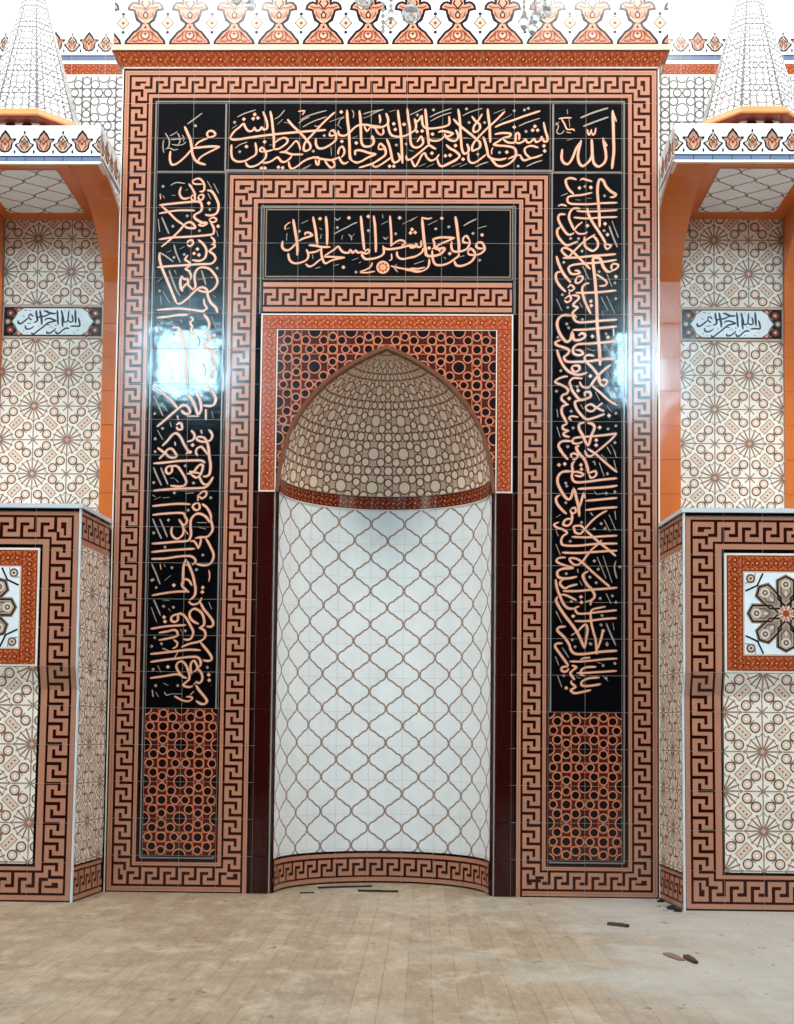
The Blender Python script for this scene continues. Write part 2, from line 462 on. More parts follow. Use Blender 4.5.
BUD_A = [(0, .02), (.1, .04), (.185, .14), (.2, .28), (.29, .36), (.275, .405), (.155, .40), (.11, .50), (.045, .58), (0, .64)]
BUD_B = [(0, .0), (.1, .03), (.165, .12), (.255, .21), (.24, .25), (.15, .29), (.125, .38), (.06, .46), (.022, .5), (.03, .56), (0, .62)]
def buds(d, u0, u1, v0, ou, p=T, h=1, drop=True):
    """small alternating palmettes of the canopy and wall crests; v0 is their foot line"""
    for i in range(math.floor((u0-ou)/p)-1, math.ceil((u1-ou)/p)+2):
        for Q, o in ((BUD_A, 0), (BUD_B, .5)):
            X = ou+(i+o)*p
            def pts(k, dy=0): return [(X+a*k*p, v0+(b*k+dy)*p) for a, b in Q]+[(X-a*k*p, v0+(b*k+dy)*p) for a, b in reversed(Q[1:-1])]
            d.poly(pts(1), h, 'palm_dark'); d.poly(pts(.78, .05), h+1, 'palm_brown' if o == 0 else 'palm_beige'); d.poly(pts(.5, .08), h+1.5, 'palm_peach' if o == 0 else 'palm_brown'); d.path([(X-.12*p, v0+.36*p), (X-.05*p, v0+.3*p), (X, v0+.4*p), (X+.05*p, v0+.3*p), (X+.12*p, v0+.36*p)], .022*p, h+3, 'palm_dark')
            d.disc(X, v0+.26*p, .045*p, h+3, 'palm_red', 8); d.disc(X, v0+.12*p, .045*p, h+2, 'palm_beige', 8)
            for s in (-1, 1): d.path([(X+s*.03*p, v0+.1*p), (X+s*.1*p, v0+.2*p), (X+s*.07*p, v0+.34*p)], .02*p, h+3, 'palm_dark')
        for o in (.25, .75):
            d.disc(ou+(i+o)*p, v0+.045*p, .028*p, h, 'navy_glaze', 6, ry=.06*p)

def hgrout(d, u0, u1, vs, m='grout_light', h=7, w=.0016):
    for v in vs: d.rect(u0, v-w/2, u1, v+w/2, h, m)
def vgrout(d, v0, v1, us, m='grout_light', h=7, w=.0016):
    for u in us: d.rect(u-w/2, v0, u+w/2, v1, h, m)
def steps(a, b, o, t=T):
    k = math.ceil((a-o)/t-1e-6); r = []
    while o+k*t < b+1e-6: r.append(o+k*t); k += 1
    return r
LETTERS = '''
#M 155 104 10.587
p30 315,240 345,310 375,380 390,470 400,540 430,600 480,630 540,645
p30 690,455 600,452 500,460 400,470
p24 690,455 620,490 540,530 480,570 460,600 440,600
p26 425,450 460,410 520,380 570,360
p26 570,360 552,320 575,290 610,290 640,320 620,345 570,355
p26 385,485 350,530 290,590 230,635 185,645 165,620 158,570 165,500
g20 345,215 420,160 500,100
g16 110,310 150,380 150,440 130,480
g14 95,380 85,450 95,520
g14 160,340 200,320 240,295
g15 170,380 230,375 300,370
g15 240,310 260,350 265,400 240,440
g14 180,430 240,440 300,430 330,400
g14 110,480 160,470 200,490 250,480
g12 290,330 310,370 300,400
dg 430,235
#T1 228 104 9.683
p24 20,330 60,270 110,230 150,195 170,230 200,265 240,260 255,235 275,260 310,255 325,230 350,250 380,235 375,170 340,75
p27 20,325 40,345 100,345 200,330 320,312 440,298 560,285 680,275 790,265 950,255
p26 410,70 425,150 435,240 445,340 445,440
p24 265,375 275,440 270,490 220,525 160,555 90,560 45,530 33,470 35,395
p24 330,470 310,450 325,425 350,440 370,480 365,520 340,550 290,590 230,610 190,600 170,565
p24 440,440 480,440 520,420 570,380 575,345 540,330 490,350 455,380
p22 330,465 380,460 440,445
p24 330,570 380,570 430,550 480,520 520,560 560,560 600,530 620,500
p24 500,470 560,470 620,490 730,490
p20 520,475 570,450 620,400 660,360 690,400 700,450
p24 590,560 595,600 620,630 680,600 720,565 790,530 880,515
dp 155,150
dp 260,105
dp 245,145
dp 290,138
dp 180,415
dp 355,370
dp 325,625
dp 360,625
dp 490,615
dp 530,620
g16 90,130 160,95 270,60
g14 70,430 120,395 190,370
g14 40,240 90,205
dg 65,180
g14 680,190 740,150 790,130
g14 720,225 790,190
p16 680,75 740,70 720,110
g12 445,400 400,400
g14 450,150 500,120 550,60
g14 480,200 530,150
g12 540,180 600,190
g14 720,640 790,605
dg 115,465
#T2 300 104 9.683
p25 -122,150 -77,205 0,280 60,345 100,400 95,440 50,457 35,430 55,370 110,310 160,255 240,170 340,80
p24 120,515 170,525 215,535 290,545 340,535 375,520
p22 150,540 160,580 180,590 185,550 215,530
p22 240,545 260,580 300,620 335,600 325,560 290,540
p23 375,490 370,470 385,430 410,415 430,450 425,490 400,520
p24 375,510 400,560 430,580 470,560
p29 455,60 460,150 475,280 480,400 485,520 510,555
p26 510,555 550,570 600,555 660,520 740,490
p26 740,485 680,480 620,460 570,450 535,460 535,500
p25 370,260 380,300 430,310 480,280 530,230 580,205 650,205 700,215 790,222
p20 620,215 650,265 680,225
p22 730,240 760,290 794,300
p27 575,65 585,150 590,270 595,370 620,410 660,415 700,400 715,365 700,320 690,345
p26 290,270 320,258 345,290 350,330 340,360 290,400 230,430 180,430 155,390 155,335
p22 290,275 288,305 310,310 345,300
p24 570,620 640,600 720,570 790,520
p22 700,590 730,610 790,590
dp 400,80
dp 545,380
dp 405,365
dg 130,460
dg 235,310
g16 0,160 100,110 260,65
g16 30,225 120,175 260,125
g15 285,175 430,125
g14 610,100 700,75 790,60
g14 610,140 700,110
g12 500,60 520,90 515,140
g12 360,200 400,240
g14 300,420 305,500
g14 690,120 690,190
g12 140,210 160,220 190,215
g12 510,330 560,310
g14 20,630 110,590
g12 375,200 385,160 430,130
#T3 370 104 9.683
p26 0,225 60,230 120,225 170,195 175,150 155,90
p22 90,105 100,150 95,190
p24 50,240 80,285 110,300 130,280 125,240
p27 270,60 280,150 295,250 305,380 310,500 315,580
p26 80,420 100,388 130,410 150,450 150,490 120,520 60,560 0,595
p22 80,420 90,440 140,440
p24 20,600 60,612 120,580 190,530 210,510
p26 160,340 185,400 205,480 215,540 240,570 280,550 290,520 270,475
p25 175,190 185,260 210,305 270,320 340,310 400,280 440,250 445,200 430,140
p26 360,45 370,130 385,230 390,330 400,395 440,425 490,410 515,370 495,320 470,350 455,370
p24 430,140 450,175 480,150 500,120 510,200 540,235 600,240 680,230 740,215 770,190 765,120
p28 535,48 545,150 555,250 565,340 570,405
p23 560,310 580,350 640,360 690,345 720,312
p27 660,278 700,265 760,275 800,290 770,312 740,315
p26 720,290 750,335 800,360 840,350 855,310 830,250
p26 350,500 360,540 400,535 460,490 520,440 570,405 620,430 640,440
p23 400,540 420,590 440,605 465,570 500,500 530,480 550,520 590,550 640,530 670,490
p24 650,530 670,590 710,605 790,570 850,540
dp 230,195
dp 245,250
dp 330,200
dp 455,270
dp 505,265
dp 605,295
dp 600,480
dp 730,505
dp 775,500
dp 190,605
dp 230,605
dg 255,400
dg 350,390
dg 615,60
g16 0,110 60,80 130,55
g14 185,80 250,60
g14 385,110 450,80 510,50
g16 580,130 660,90 790,45
g14 585,170 680,120 790,85
g14 470,610 540,580
g14 550,615 620,580
dg 460,110
g12 375,450 420,460
#T4 440 104 13.233
p36 240,70 255,160 265,260 270,380 280,500 290,600 320,660 370,640 380,590 355,530
p34 175,200 230,260 300,320 400,400 490,475 530,520 525,580 470,610 430,620 425,570 460,500 540,410 640,310 720,240 860,100
p32 420,165 470,230 520,270 530,320 500,360 455,375 440,340 455,290 500,230 560,135
p38 630,65 640,170 655,290 660,400 665,515
p36 80,540 130,590 190,620 250,670 250,710 190,750 110,790 30,830
p36 570,435 600,520 625,620 640,690 700,730 794,740 880,720
p32 380,655 375,720 390,765 430,785 480,770 550,720 610,670
dp 205,555
dp 305,735
dg 350,70
dg 385,250
g20 300,160 400,110 560,60
g20 150,835 280,785
g20 260,835 360,790
g22 465,835 560,795 640,770
g16 300,450 370,450
dg 590,250
dg 500,670
#T5 490 104 12.806
p34 60,392 130,378 200,375 260,385 250,420 180,430
p34 180,430 110,480 50,520 100,535 180,540 260,550 310,570 332,610 330,660 300,720 240,770 160,800 90,790 50,750 0,690
p32 160,440 200,480 250,500 320,490 330,400 350,375 375,400 370,470
p32 320,490 370,505 430,480 450,455 480,495 520,490 560,450 590,490 640,470 660,430 690,480 730,480 735,430 710,350 685,235
p30 620,565 540,540 480,550 445,580 450,630 490,675 520,690
p32 390,655 400,690 440,725 520,700 600,680 672,652
p30 230,708 280,685 330,665 390,655
p34 65,302 150,260 300,210 450,155 645,92
g22 365,290 460,245 640,185
g22 45,125 190,70
g14 130,220 280,135
p18 40,560 20,600 22,650
dp 310,300
dp 545,340
dp 575,290
dp 610,340
dp 690,540
dp 700,605
dp 215,620
dg 120,625
dg 460,355
dg 440,80
dg 490,60
dg 360,800
dg 310,90
g24 465,805 560,760 670,725
#A 550 104 10.587
p34 662,70 668,200 672,350 675,500 665,600 655,690
p18 665,80 680,130 702,190
p32 560,360 575,440 590,520 590,590 560,640 510,665 465,630 450,560 445,460 440,375
p18 562,370 580,410 607,450
p32 440,440 445,540 420,600 380,640 345,660 310,630 295,560 305,480 330,385
p30 328,400 280,470 240,570 210,620 180,640 140,620 122,570 130,480
g26 320,150 470,90 615,45
g26 350,240 480,190 620,140
p20 395,270 400,310 415,330 430,300 440,270
p20 440,300 455,330 475,310 485,255
p17 90,160 160,150 230,150
p17 120,160 150,210 170,250
g15 60,200 90,240 70,290 90,320 130,310 150,280
p17 150,200 180,270 240,270 260,290
p15 170,300 220,310
g18 180,60 185,110
g18 180,390 240,370
g15 50,230 100,190
g15 200,160 210,250
#C1 280 208 11.343
p34 150,130 165,220 180,310 195,400 200,480 195,540
p30 210,380 260,350 340,325 365,312 330,283 290,285 285,312
p30 210,375 160,430 100,480 50,475 25,440 32,375
p32 375,100 390,180 405,260 415,340 425,420
p34 520,95 530,190 535,290 535,425
p28 300,470 320,520 320,560 290,600 200,630 140,620 105,580 93,515
p30 325,425 400,430 480,445 572,445
p28 320,510 400,500 460,470
p28 470,450 470,520 490,600 520,630 580,600 650,580 738,565
p28 738,565 640,560 560,555 500,560
p28 500,550 560,510 620,470 660,440 700,490 740,510 794,512
p26 490,570 440,600 380,650 330,665 290,635
p18 60,250 60,210 90,180 120,165
g18 70,240 110,230
g18 80,290 75,370
g20 245,180 320,140
dg 220,265
dp 455,125
g16 450,230 480,250
g20 470,300 460,350
g20 610,300 700,250 794,205
g18 620,110 650,140 690,110
dg 650,225
g20 710,310 700,360
g20 400,690 460,670
dp 720,675
g18 600,660 670,640
g18 370,530 375,580
#C2 345 208 11.343
p34 180,92 190,200 200,300 210,400 220,480
p26 190,500 230,520 270,510 275,478 245,478 225,505
p30 40,505 60,480 90,510 120,485 150,510 200,495
p32 325,90 340,200 345,300 350,400 350,505
p28 510,90 518,200 525,300 525,410 520,440
p30 432,430 442,490 430,530 380,560 300,580 230,580 195,540 190,510
p32 440,450 480,470 560,465 640,450 720,430 794,430
p26 525,430 560,400 620,368 670,380 680,405 640,430
p22 720,420 750,450 794,440
p28 590,495 595,550 640,580 700,575 794,550
p20 525,520 530,580 500,600
R 430,675
p22 520,660 600,680 700,695 794,700
p34 680,705 794,722
p22 340,720 260,735 170,735
p22 310,620 290,670 220,710 170,722
dg 125,730
g20 590,640 560,680 600,730
dp 265,100
dp 45,115
dp 620,115
dg 265,260
dg 575,295
g20 0,235 80,190 140,165
g20 410,190 490,150
g18 425,75 430,120
g18 435,330 460,355 490,330
g20 650,185 794,115
g18 40,300 70,330 75,370
g16 75,330 110,295
g18 80,595 150,570
g18 160,630 180,610
#C3 410 208 9.925
p31 120,105 130,220 140,320 155,420 165,470 220,480 300,460 340,420 330,400 280,410 240,400 220,410
p20 115,95 170,110 220,100
p26 0,500 60,480 120,440 130,400
p28 225,312 300,295 380,295 445,300
p26 445,300 370,330 300,360 250,390 240,345 225,312
p24 260,380 280,410 300,440
p24 0,400 50,390 60,360 80,390 110,380 110,325
p26 220,420 225,500 250,560 310,570 380,550 440,510 480,480 485,450
p31 450,85 465,180 475,270 485,360 485,440
p26 415,335 410,390 430,430 490,435 560,410 590,360 590,320
p24 590,320 560,280 530,300 530,340 580,350
p27 570,440 600,405 640,440 640,490 600,540 520,575 460,570 440,525
p24 570,440 590,465 650,470
p27 650,470 700,455 738,420 735,380 710,345 670,350 658,385 690,405 730,400
p31 0,620 60,632 120,630
p24 120,630 170,600 190,560 190,505
p22 0,600 80,605 150,590
dp 315,105
dp 395,455
dp 190,400
dg 255,210
dg 385,190
dg 625,255
dp 715,270
dg 690,520
dp 20,215
dp 5,250
dp 50,245
g22 530,180 590,145 660,110
g20 670,205 760,180
g18 180,170 270,125
g20 0,135 70,90
g20 40,560 140,525
g18 490,490 540,475
g18 340,490 355,510
#L1 148 172 10.18
p24 450,95 500,70 540,80 570,120 575,170 560,200 525,200
p20 450,95 480,125 560,125
p28 600,190 650,200 690,260 718,330 715,390 690,430 630,445 580,435
p24 415,120 450,170 480,230 470,260
p25 340,155 322,210 340,260 380,275 430,260
p22 440,250 450,290 480,280 470,240 440,250
p22 520,240 560,235 565,265 540,290 515,270 520,240
p29 115,340 250,325 400,310 520,305 550,350 540,400 490,430 470,455 500,490 560,520 600,530
p24 115,425 250,400 350,392 480,395
p24 140,350 220,420 290,490 370,545
p27 135,765 200,715 270,650 330,590 370,540 410,515 450,520 480,560 470,575 400,570 370,545
p23 510,540 560,550 600,530 580,515 520,535
p23 620,490 660,465 695,480 690,505 650,515 625,495
p26 640,520 670,570 670,620 640,640 500,655 350,665 240,670 110,690
p24 640,660 670,690 680,720 645,745
dp 620,320
dp 715,555
dg 155,150
dg 630,385
dg 400,450
dg 255,555
dg 525,600
g18 605,95 650,170
g18 670,120 720,220
g18 610,220 640,280
g22 105,480 120,610
g18 140,460 175,540 215,630
g16 230,140 290,110 380,120
p20 125,225 130,280
g16 150,240 170,270
g16 700,600 715,660
g14 380,190 410,180
g14 240,240 280,240
#L2 148 240 10.18
p26 665,20 680,70 640,100 630,120 670,150 688,190 670,225 630,245 500,250 350,260 200,270 95,280
p24 400,40 410,15 450,5 460,40 430,65 400,50
p27 510,0 560,40 595,100 590,160 570,195 520,215 450,205
p28 120,130 120,200 145,290 190,400 240,520 290,640
g20 120,130 180,165 260,225
p25 410,155 380,200 420,230 430,260 385,295 420,320 440,370 430,410
p28 345,365 330,430 340,500 360,522
p28 345,370 370,400 400,400 410,440 380,460 350,500
p23 390,440 430,480 460,510
p26 460,505 485,470 475,400 480,340 510,295 560,280 630,300 690,370 708,430 680,490 620,530 550,525 500,505
p28 290,645 330,650 400,600 460,540 510,495 560,485 600,510 610,570 640,640 690,690 710,745
p22 570,600 575,650 600,700 560,720
p24 90,715 200,705 330,700 500,720 580,730
dp 505,95
dp 470,140
dp 520,155
dg 705,290
p18 640,390 660,380
g18 265,50 290,140 330,230
g18 215,310 250,410 290,510 330,575
g16 270,310 290,350
g18 545,310 570,390 590,460
g16 150,520 220,640
g16 130,570 135,660
dg 120,520
g14 190,130 240,110
g14 320,95 370,70
dg 265,180
g16 90,430 140,395
dg 370,150
g14 660,560 690,590
g14 500,410 600,390
#L3 148 308 10.18
p25 90,100 200,90 300,75 410,70
p27 570,65 610,120 625,180 600,230 575,245
p27 580,250 620,280 625,320 590,350 570,370 600,410 660,450 690,460 680,430 650,440
p22 655,470 650,520 680,560 690,620 650,660 655,720
p22 430,90 460,120 430,150 450,190 440,230 470,280
p27 245,205 290,200 320,215 345,280 370,340 390,440 390,560 395,700 400,794
dp 675,280
dp 675,330
dg 145,160
dg 240,145
dg 265,270
g16 95,150 110,220 150,290
g18 650,90 690,200
g16 90,270 150,250
g14 330,120 350,150
g18 500,280 530,340 510,400
g14 90,430 110,500
g14 160,460 165,520
g14 220,560 240,640
g14 110,600 130,660
g14 560,560 590,640 570,700
#L4 148 376 10.18
p27 90,520 150,470 230,400 300,340 350,300 400,310 430,360 410,390 370,380 340,350
p23 300,330 240,250 180,200 110,140 60,110
p27 390,185 440,230 480,310 510,390 540,350 540,290 520,220 480,150
p27 600,100 650,150 688,220 680,280 640,305 560,300
p32 590,340 590,450
p22 400,410 520,410
p24 300,405 310,450
p25 290,500 320,480 345,500 345,540 310,545 290,520
p26 145,715 200,660 250,600 290,585 330,620 370,700 400,750 410,780 385,794
p25 440,555 475,600 460,650 400,670
p25 620,545 655,600 640,650 590,670 530,665 495,640 520,620 570,630 600,670 620,740
dp 455,705
dp 430,775
p22 275,670 280,710
p18 540,550 550,590
g18 60,200 110,310 155,410
g16 140,270 200,360
g18 100,555 150,650
dg 75,640
dg 70,385
dg 150,535
dg 315,230
g16 560,220 600,190
g16 650,360 665,430
g18 225,470 240,520
g14 60,120 100,200
dg 200,220
#L5 146 440 10.18
p26 132,195 180,150 220,100 260,90 290,120 312,160 290,180 240,175 200,140 118,80
p30 625,30 640,100 645,170 658,250 650,340 620,370 580,370
p25 530,165 510,130 520,90 560,70 590,95 630,150
p27 75,240 200,230 330,215 450,210 560,210 605,235
p26 265,260 215,280 205,320 230,345 265,320 270,270 320,270 360,320 400,390 412,430 390,465 330,475 250,465
p28 420,345 480,330 540,260 580,260 570,320 540,380
p25 440,320 490,330 550,340
p24 460,350 510,385 540,375 570,430 600,455 640,440 680,385
p27 685,375 650,440 610,480 550,490 400,495 250,500 75,518
p25 540,560 580,525 615,530 610,570 570,595 540,570
p30 530,560 530,620
p25 530,640 485,660 480,690 510,715 545,700 545,660 530,640
p27 570,650 620,690 655,750 665,810
p26 65,675 200,660 330,650 455,655
g20 80,280 110,360 160,465
g20 150,280 180,350 225,455
g16 400,545 490,540
g14 80,610 150,580
dg 290,540
dg 80,435
g16 250,390 290,390
g14 300,400 330,430
dg 485,440
dg 430,715
dg 660,590
g14 170,590 240,585
g14 65,560 100,580
dg 400,265
dg 95,120
#L6 146 505 10.18
p26 65,103 200,88 370,83 400,120 420,160 400,200 375,195
p27 660,145 680,240 660,290 620,325 550,330 500,340
p28 60,395 200,385 300,375 400,368 440,355 460,300 455,220 460,150 500,100 550,90 610,120 650,180
p25 335,145 370,200 385,260 370,310 320,345 275,320 258,270 270,220
p20 385,240 430,300
p26 550,340 560,360 540,440
p23 450,370 490,370 520,410 535,450
p26 55,480 200,465 330,455 500,445
p26 55,550 200,545 330,525 440,520 490,540 505,580 470,610
p27 610,340 650,410 688,500 680,560 650,600 590,615 510,600
p28 410,550 385,620 380,700 378,770 380,810
p28 420,570 450,640 480,720 495,794 505,850
p18 390,620 420,610 440,620
g18 70,140 110,240 160,345
g18 140,140 180,230 220,330
g18 60,600 100,690 145,810
p20 145,600 155,660
g14 180,600 200,630
g14 190,770 250,720
dg 230,155
dg 80,285
dg 195,430
dg 265,640
dg 580,510
dg 515,660
g18 520,180 620,180
g16 540,230 610,245
p14 640,660 650,720 640,780
dg 70,760
#L7 146 570 10.18
p25 440,230 375,170 370,130 400,95 440,110 470,160
p29 490,130 505,180 500,250 470,290 440,305
p24 435,320 470,350 520,345 550,320 570,280
p26 60,260 200,235 330,220 440,220
p28 555,330 590,400 640,460 685,530 670,575 615,575
p28 540,590 590,560 590,490 560,430 500,395 455,420 445,470 480,520 540,550
p27 540,590 590,610 608,660 590,700 540,730 450,750 360,785
p27 330,445 270,470 258,510 290,530 325,510 330,450 370,450 410,490 450,560 482,630 465,690 430,710 380,705
p26 48,600 200,575 330,565 410,560
p26 130,640 220,625 290,610 322,640 300,680 130,715
p22 280,710 320,740 310,780 270,800
dp 285,155
dp 580,180
dp 575,225
dp 185,480
dp 195,525
g18 80,300 110,370 150,465
g18 55,380 110,530
g16 170,305 240,310
g14 230,390 250,420
dg 60,105
dg 180,370
dg 280,380
dg 400,620
g14 350,600 380,660
dg 90,690
g16 640,330 670,400
dg 105,180
#L8 144 635 10.18
p27 575,75 630,140 682,210 688,250 650,265 600,255
p20 190,135 260,165
p27 65,195 200,180 330,165 450,150 578,155
p27 65,275 200,255 330,240 450,225 540,225 575,260 575,310 550,330
p20 345,175 310,240
p26 440,440 390,420 350,370 330,320 350,280 390,270 430,310 462,400 460,450 430,480 400,510 450,530 500,520
p26 490,400 475,350 480,290 510,262 540,310 540,350 500,380
p26 550,340 590,400 592,460 560,490 530,470
p31 505,505 540,475
p29 530,510 560,560 610,620 642,670 620,700 580,700 530,670
p26 62,440 200,420 330,400 390,415
p22 310,620 380,660 450,675 490,650 480,630 430,630
p20 470,610 510,575
dp 660,405
dp 665,460
dp 245,325
dg 95,350
dg 645,330
dg 80,115
dg 120,515
g18 140,310 175,380
p20 85,560 95,630
g16 120,580 150,630
g14 200,490 250,515
g14 210,580 230,610 280,600
dg 345,515
dg 180,90
g14 280,600 390,600
#R1 548 172 10.18
p28 290,80 240,65 200,70 180,90 190,140 220,190 262,228
p25 450,212 350,235 250,245 205,260 198,300 230,325 300,330 420,330 550,320 705,315
p24 325,90 350,72 400,85 450,100
p31 525,565 520,420 510,300 503,180 520,85 560,90 590,150 640,200 688,230 670,255 630,260
p24 290,400 400,405 550,400 705,390
p24 260,465 400,475 550,465 705,460
p27 330,375 260,375 225,410 213,470 240,540 270,600
p29 400,368 410,430 450,510 510,600 560,680 590,740
p23 570,740 600,788 640,750 570,735
p27 180,435 120,435 103,480 140,560 190,630 230,640 265,620
p24 270,590 300,550 350,512
p22 275,600 310,630 370,630 400,610
p29 130,560 95,590 98,650 140,710 190,750 250,730 305,708
dp 435,160
dp 320,165
dp 580,530
dp 605,640
dp 400,550
dg 575,245
dg 375,150
dg 570,600
dg 230,680
dg 310,680
g20 620,550 660,660 705,770
g20 650,500 715,670
g24 130,245 200,220
p22 100,350 140,335 190,350
g14 280,285 330,290
g14 400,270 440,270
#R2 548 240 10.18
p27 370,-30 375,60 420,100 460,112 500,80 508,30 480,-20 450,-35
p26 480,-55 370,15 300,80 250,130 210,175 170,150 138,110 160,82 210,95 260,130 330,200 430,300
p29 150,185 300,180 450,165 600,155 692,145
p27 700,203 600,220 480,235 330,245 240,260 208,290 230,340 270,350 322,340 300,315 270,315
p31 85,165 110,250 160,350 230,435
p29 130,325 85,340 82,400 120,470 180,530
p25 290,380 340,370 352,400 310,440 280,430 290,385
p23 200,490 230,460 265,490 240,520 205,510
p28 215,530 220,570
p24 170,600 220,570 232,610 195,635 165,615
p28 240,565 300,570 312,600 270,640 258,670 300,690 270,720 250,750 290,790
p27 280,540 400,540 550,530 695,515
p28 420,443 380,450 348,490 355,560 380,640 435,755
p34 530,1280 525,1150 515,1030 500,850 495,650 485,500 475,380 460,250 465,185 530,195 560,270 600,320 640,325
p23 640,322 700,290 712,255 670,245 645,265 650,310
p22 490,350 550,390 597,430 580,465 520,470
dp 690,375
dp 435,625
dp 440,670
dg 520,325
dg 160,230
dg 345,115
dg 145,560
dg 690,600
g20 350,265 415,400
g18 600,350 650,480
g18 540,580 610,720
g18 595,570 680,750
g18 85,600 140,720
g16 320,640 350,690
dg 200,690
g14 550,720 560,780
dg 680,440
#R3 548 308 10.18
p27 290,100 260,60
p27 260,60 258,100 300,145 400,145 550,130 705,120
p31 245,80 160,75 108,110 93,170 110,240 150,310 190,345 230,320 245,255 262,320 300,330 340,320 372,300 375,272 340,260 310,285
p26 250,225 400,220 550,205 702,190
p28 130,325 78,350 90,380 150,400 212,430 200,470 163,500 180,540 230,550 400,545 550,525 702,515
p28 700,335 600,350 450,362 330,368 290,378 258,410 258,460 300,482 355,470 330,435 280,430
p29 90,425 120,520 170,610 240,665 320,682 400,658
p28 250,590 310,590 317,630 270,652 243,620 250,590
p26 470,490 400,480 373,510 390,550 450,610 510,690 530,760
p28 640,578 560,640 500,700 430,790
p25 500,700 530,770 570,794 602,750 570,730 540,740
p25 200,700 160,702 90,730 78,760 150,790
p25 350,720 260,715 223,750 222,794
dp 450,290
dp 430,695
dp 610,300
dg 190,165
dg 210,205
dg 590,265
p16 665,210 670,290
g18 390,410 470,440
g16 580,380 640,480
g16 650,380 690,470
dg 660,680
dg 130,640
dg 350,120
g18 660,560 700,640
dg 100,300
g16 600,650 620,700
#R4 548 376 10.18
p26 80,70 150,100 203,140 190,180 150,195 138,240 195,290
p28 225,70 240,140 290,210 330,245 390,232 432,210 425,168 380,168 373,210
p23 320,60 350,110 400,120 440,95 470,55
p22 445,100 530,170 620,250 703,300
p28 330,250 275,265 288,330 340,400 390,442 460,430 575,388
p23 570,360 490,322 440,290 400,300 383,320 400,350 450,360 490,325 555,275
p28 210,290 150,310 138,370 170,440 195,490
p26 195,490 150,510 158,545 200,560 158,585 170,610 222,622
p30 370,475 320,490 318,540 350,600 405,705 440,610 472,530 450,490 400,480
p25 700,585 600,600 450,615 320,625 258,640 253,680 300,690 355,668
p25 695,590 640,650 560,720 480,785
p28 240,665 150,665 108,700 120,750 150,794
dp 215,230
dp 620,405
dp 525,525
dp 490,655
dp 490,705
dp 305,150
dg 295,110
dg 85,155
dg 690,380
dg 610,540
dg 690,510
dg 235,360
dg 255,530
dg 680,680
p20 310,420 240,410 215,430 240,455
g16 480,160 525,250
g16 590,300 650,370
g18 650,180 690,290
g18 90,340 100,420
g18 90,520 125,630
g16 640,700 690,790
g16 600,720 640,794
g16 330,290 360,340
g14 620,130 660,200
dg 670,160
dg 200,720
#R5 548 440 10.18
p28 120,80 150,140 205,202
p25 240,180 235,148 265,138 302,160 280,195 245,198
p31 320,62 288,75 310,130 370,200 400,280 412,345
p25 412,340 480,318 488,360 440,388 415,350
p25 375,105 390,150 430,168 480,135
p24 400,90 480,140 560,210 640,280 703,330
p28 275,212 245,250 250,320 243,380 280,430 400,425 550,405 705,390
p25 250,330 300,325 358,350 330,372 270,360
p31 235,320 150,325 103,370 98,440 140,530 190,598 230,592 262,505 290,600 310,690 318,780
p28 315,700 345,600 362,550 378,595
p28 300,500 450,490 600,480 705,465
p27 380,620 500,610 600,600 705,590
p27 380,715 550,695 705,685
p29 125,560 83,590 93,650 140,710 190,755
p25 230,705 270,690 283,730 245,748 223,712
dp 110,255
dp 170,245
dp 335,255
dp 340,300
dg 200,70
g16 450,230 470,220 480,260
g18 520,230 570,370
g16 650,60 695,180
g18 670,210 695,310
dg 605,345
dg 180,440
dg 180,640
g16 470,520 500,560
g14 510,560 560,540
dg 680,530
g16 600,80 640,140
g14 540,150 600,210
dg 590,545
g16 430,740 450,770
g16 675,730 690,780
g14 80,790 130,760
dg 190,470
#R6 548 505 10.18
p29 240,80 245,130 230,190 190,212 155,195 180,150 235,140
p26 370,245 330,212 265,218 265,245 280,282 330,292 370,250 450,160 540,90 602,58
p25 370,245 450,320 530,390 620,460 690,522
p26 110,175 62,200 90,230 150,250 193,285 150,320 133,370 160,410 300,415 450,400 550,395 705,392
p25 240,325 400,330 550,320 705,312
p26 140,485 300,490 450,480 600,470 705,465
p25 545,355 520,390 450,450 400,510 345,580 290,612 240,590 220,545 280,545 345,582 450,680 580,794 630,835
p25 180,535 110,540 88,575 150,610 262,640
p30 260,645 150,650 97,680 103,730 150,748 220,745 295,730
p30 410,675 360,705 362,750 400,815 440,850
g16 570,150 630,270
g16 620,100 690,260
g16 680,60 690,150
g18 500,530 590,750
g18 560,520 650,790
g18 690,570 675,640 700,750
g18 80,400 125,510
g18 80,260 105,320
dg 540,190
dg 580,240
dg 470,245
dg 470,570
dg 510,655
dg 425,735
dg 185,700
p16 300,650 305,690
dg 340,180
g14 440,80 460,110
dg 225,370
dg 730,630
#R7 548 570 10.18
p28 160,95 130,115 125,150 170,187 220,165 300,145
p29 430,170 445,200 472,250 465,290 440,310 430,360
p27 150,215 300,215 450,200 600,190 705,180
p28 78,95 90,180 120,260 160,350 210,392 270,390
p31 100,270 82,310 120,390 190,490 260,580 310,660 350,750 373,800
p24 130,250 190,260 290,310
p28 375,325 430,310
p25 320,370 275,390 300,440 370,445 500,430 700,410
p26 270,520 400,520 550,500 698,490
p25 585,373 500,390 450,405 433,450 440,540 465,640 485,720 495,860
p27 560,605 540,700 515,770 500,810
p27 300,630 350,575 385,558 402,610 388,700 375,794
p24 235,665 280,640
p29 180,575 110,585 98,620 160,680 210,750 230,794
dp 335,275
dp 340,330
dp 255,470
dp 560,620
dg 530,290
dg 235,320
dg 425,75
dg 490,130
dg 655,265
dg 245,710
g18 590,540 640,660 690,770
g18 590,240 640,340
g18 80,420 140,540
g16 660,540 670,610
g14 320,110 350,160
dg 540,560
dg 550,465
dg 690,330
dg 600,750
dg 435,755
#R8 548 635 10.18
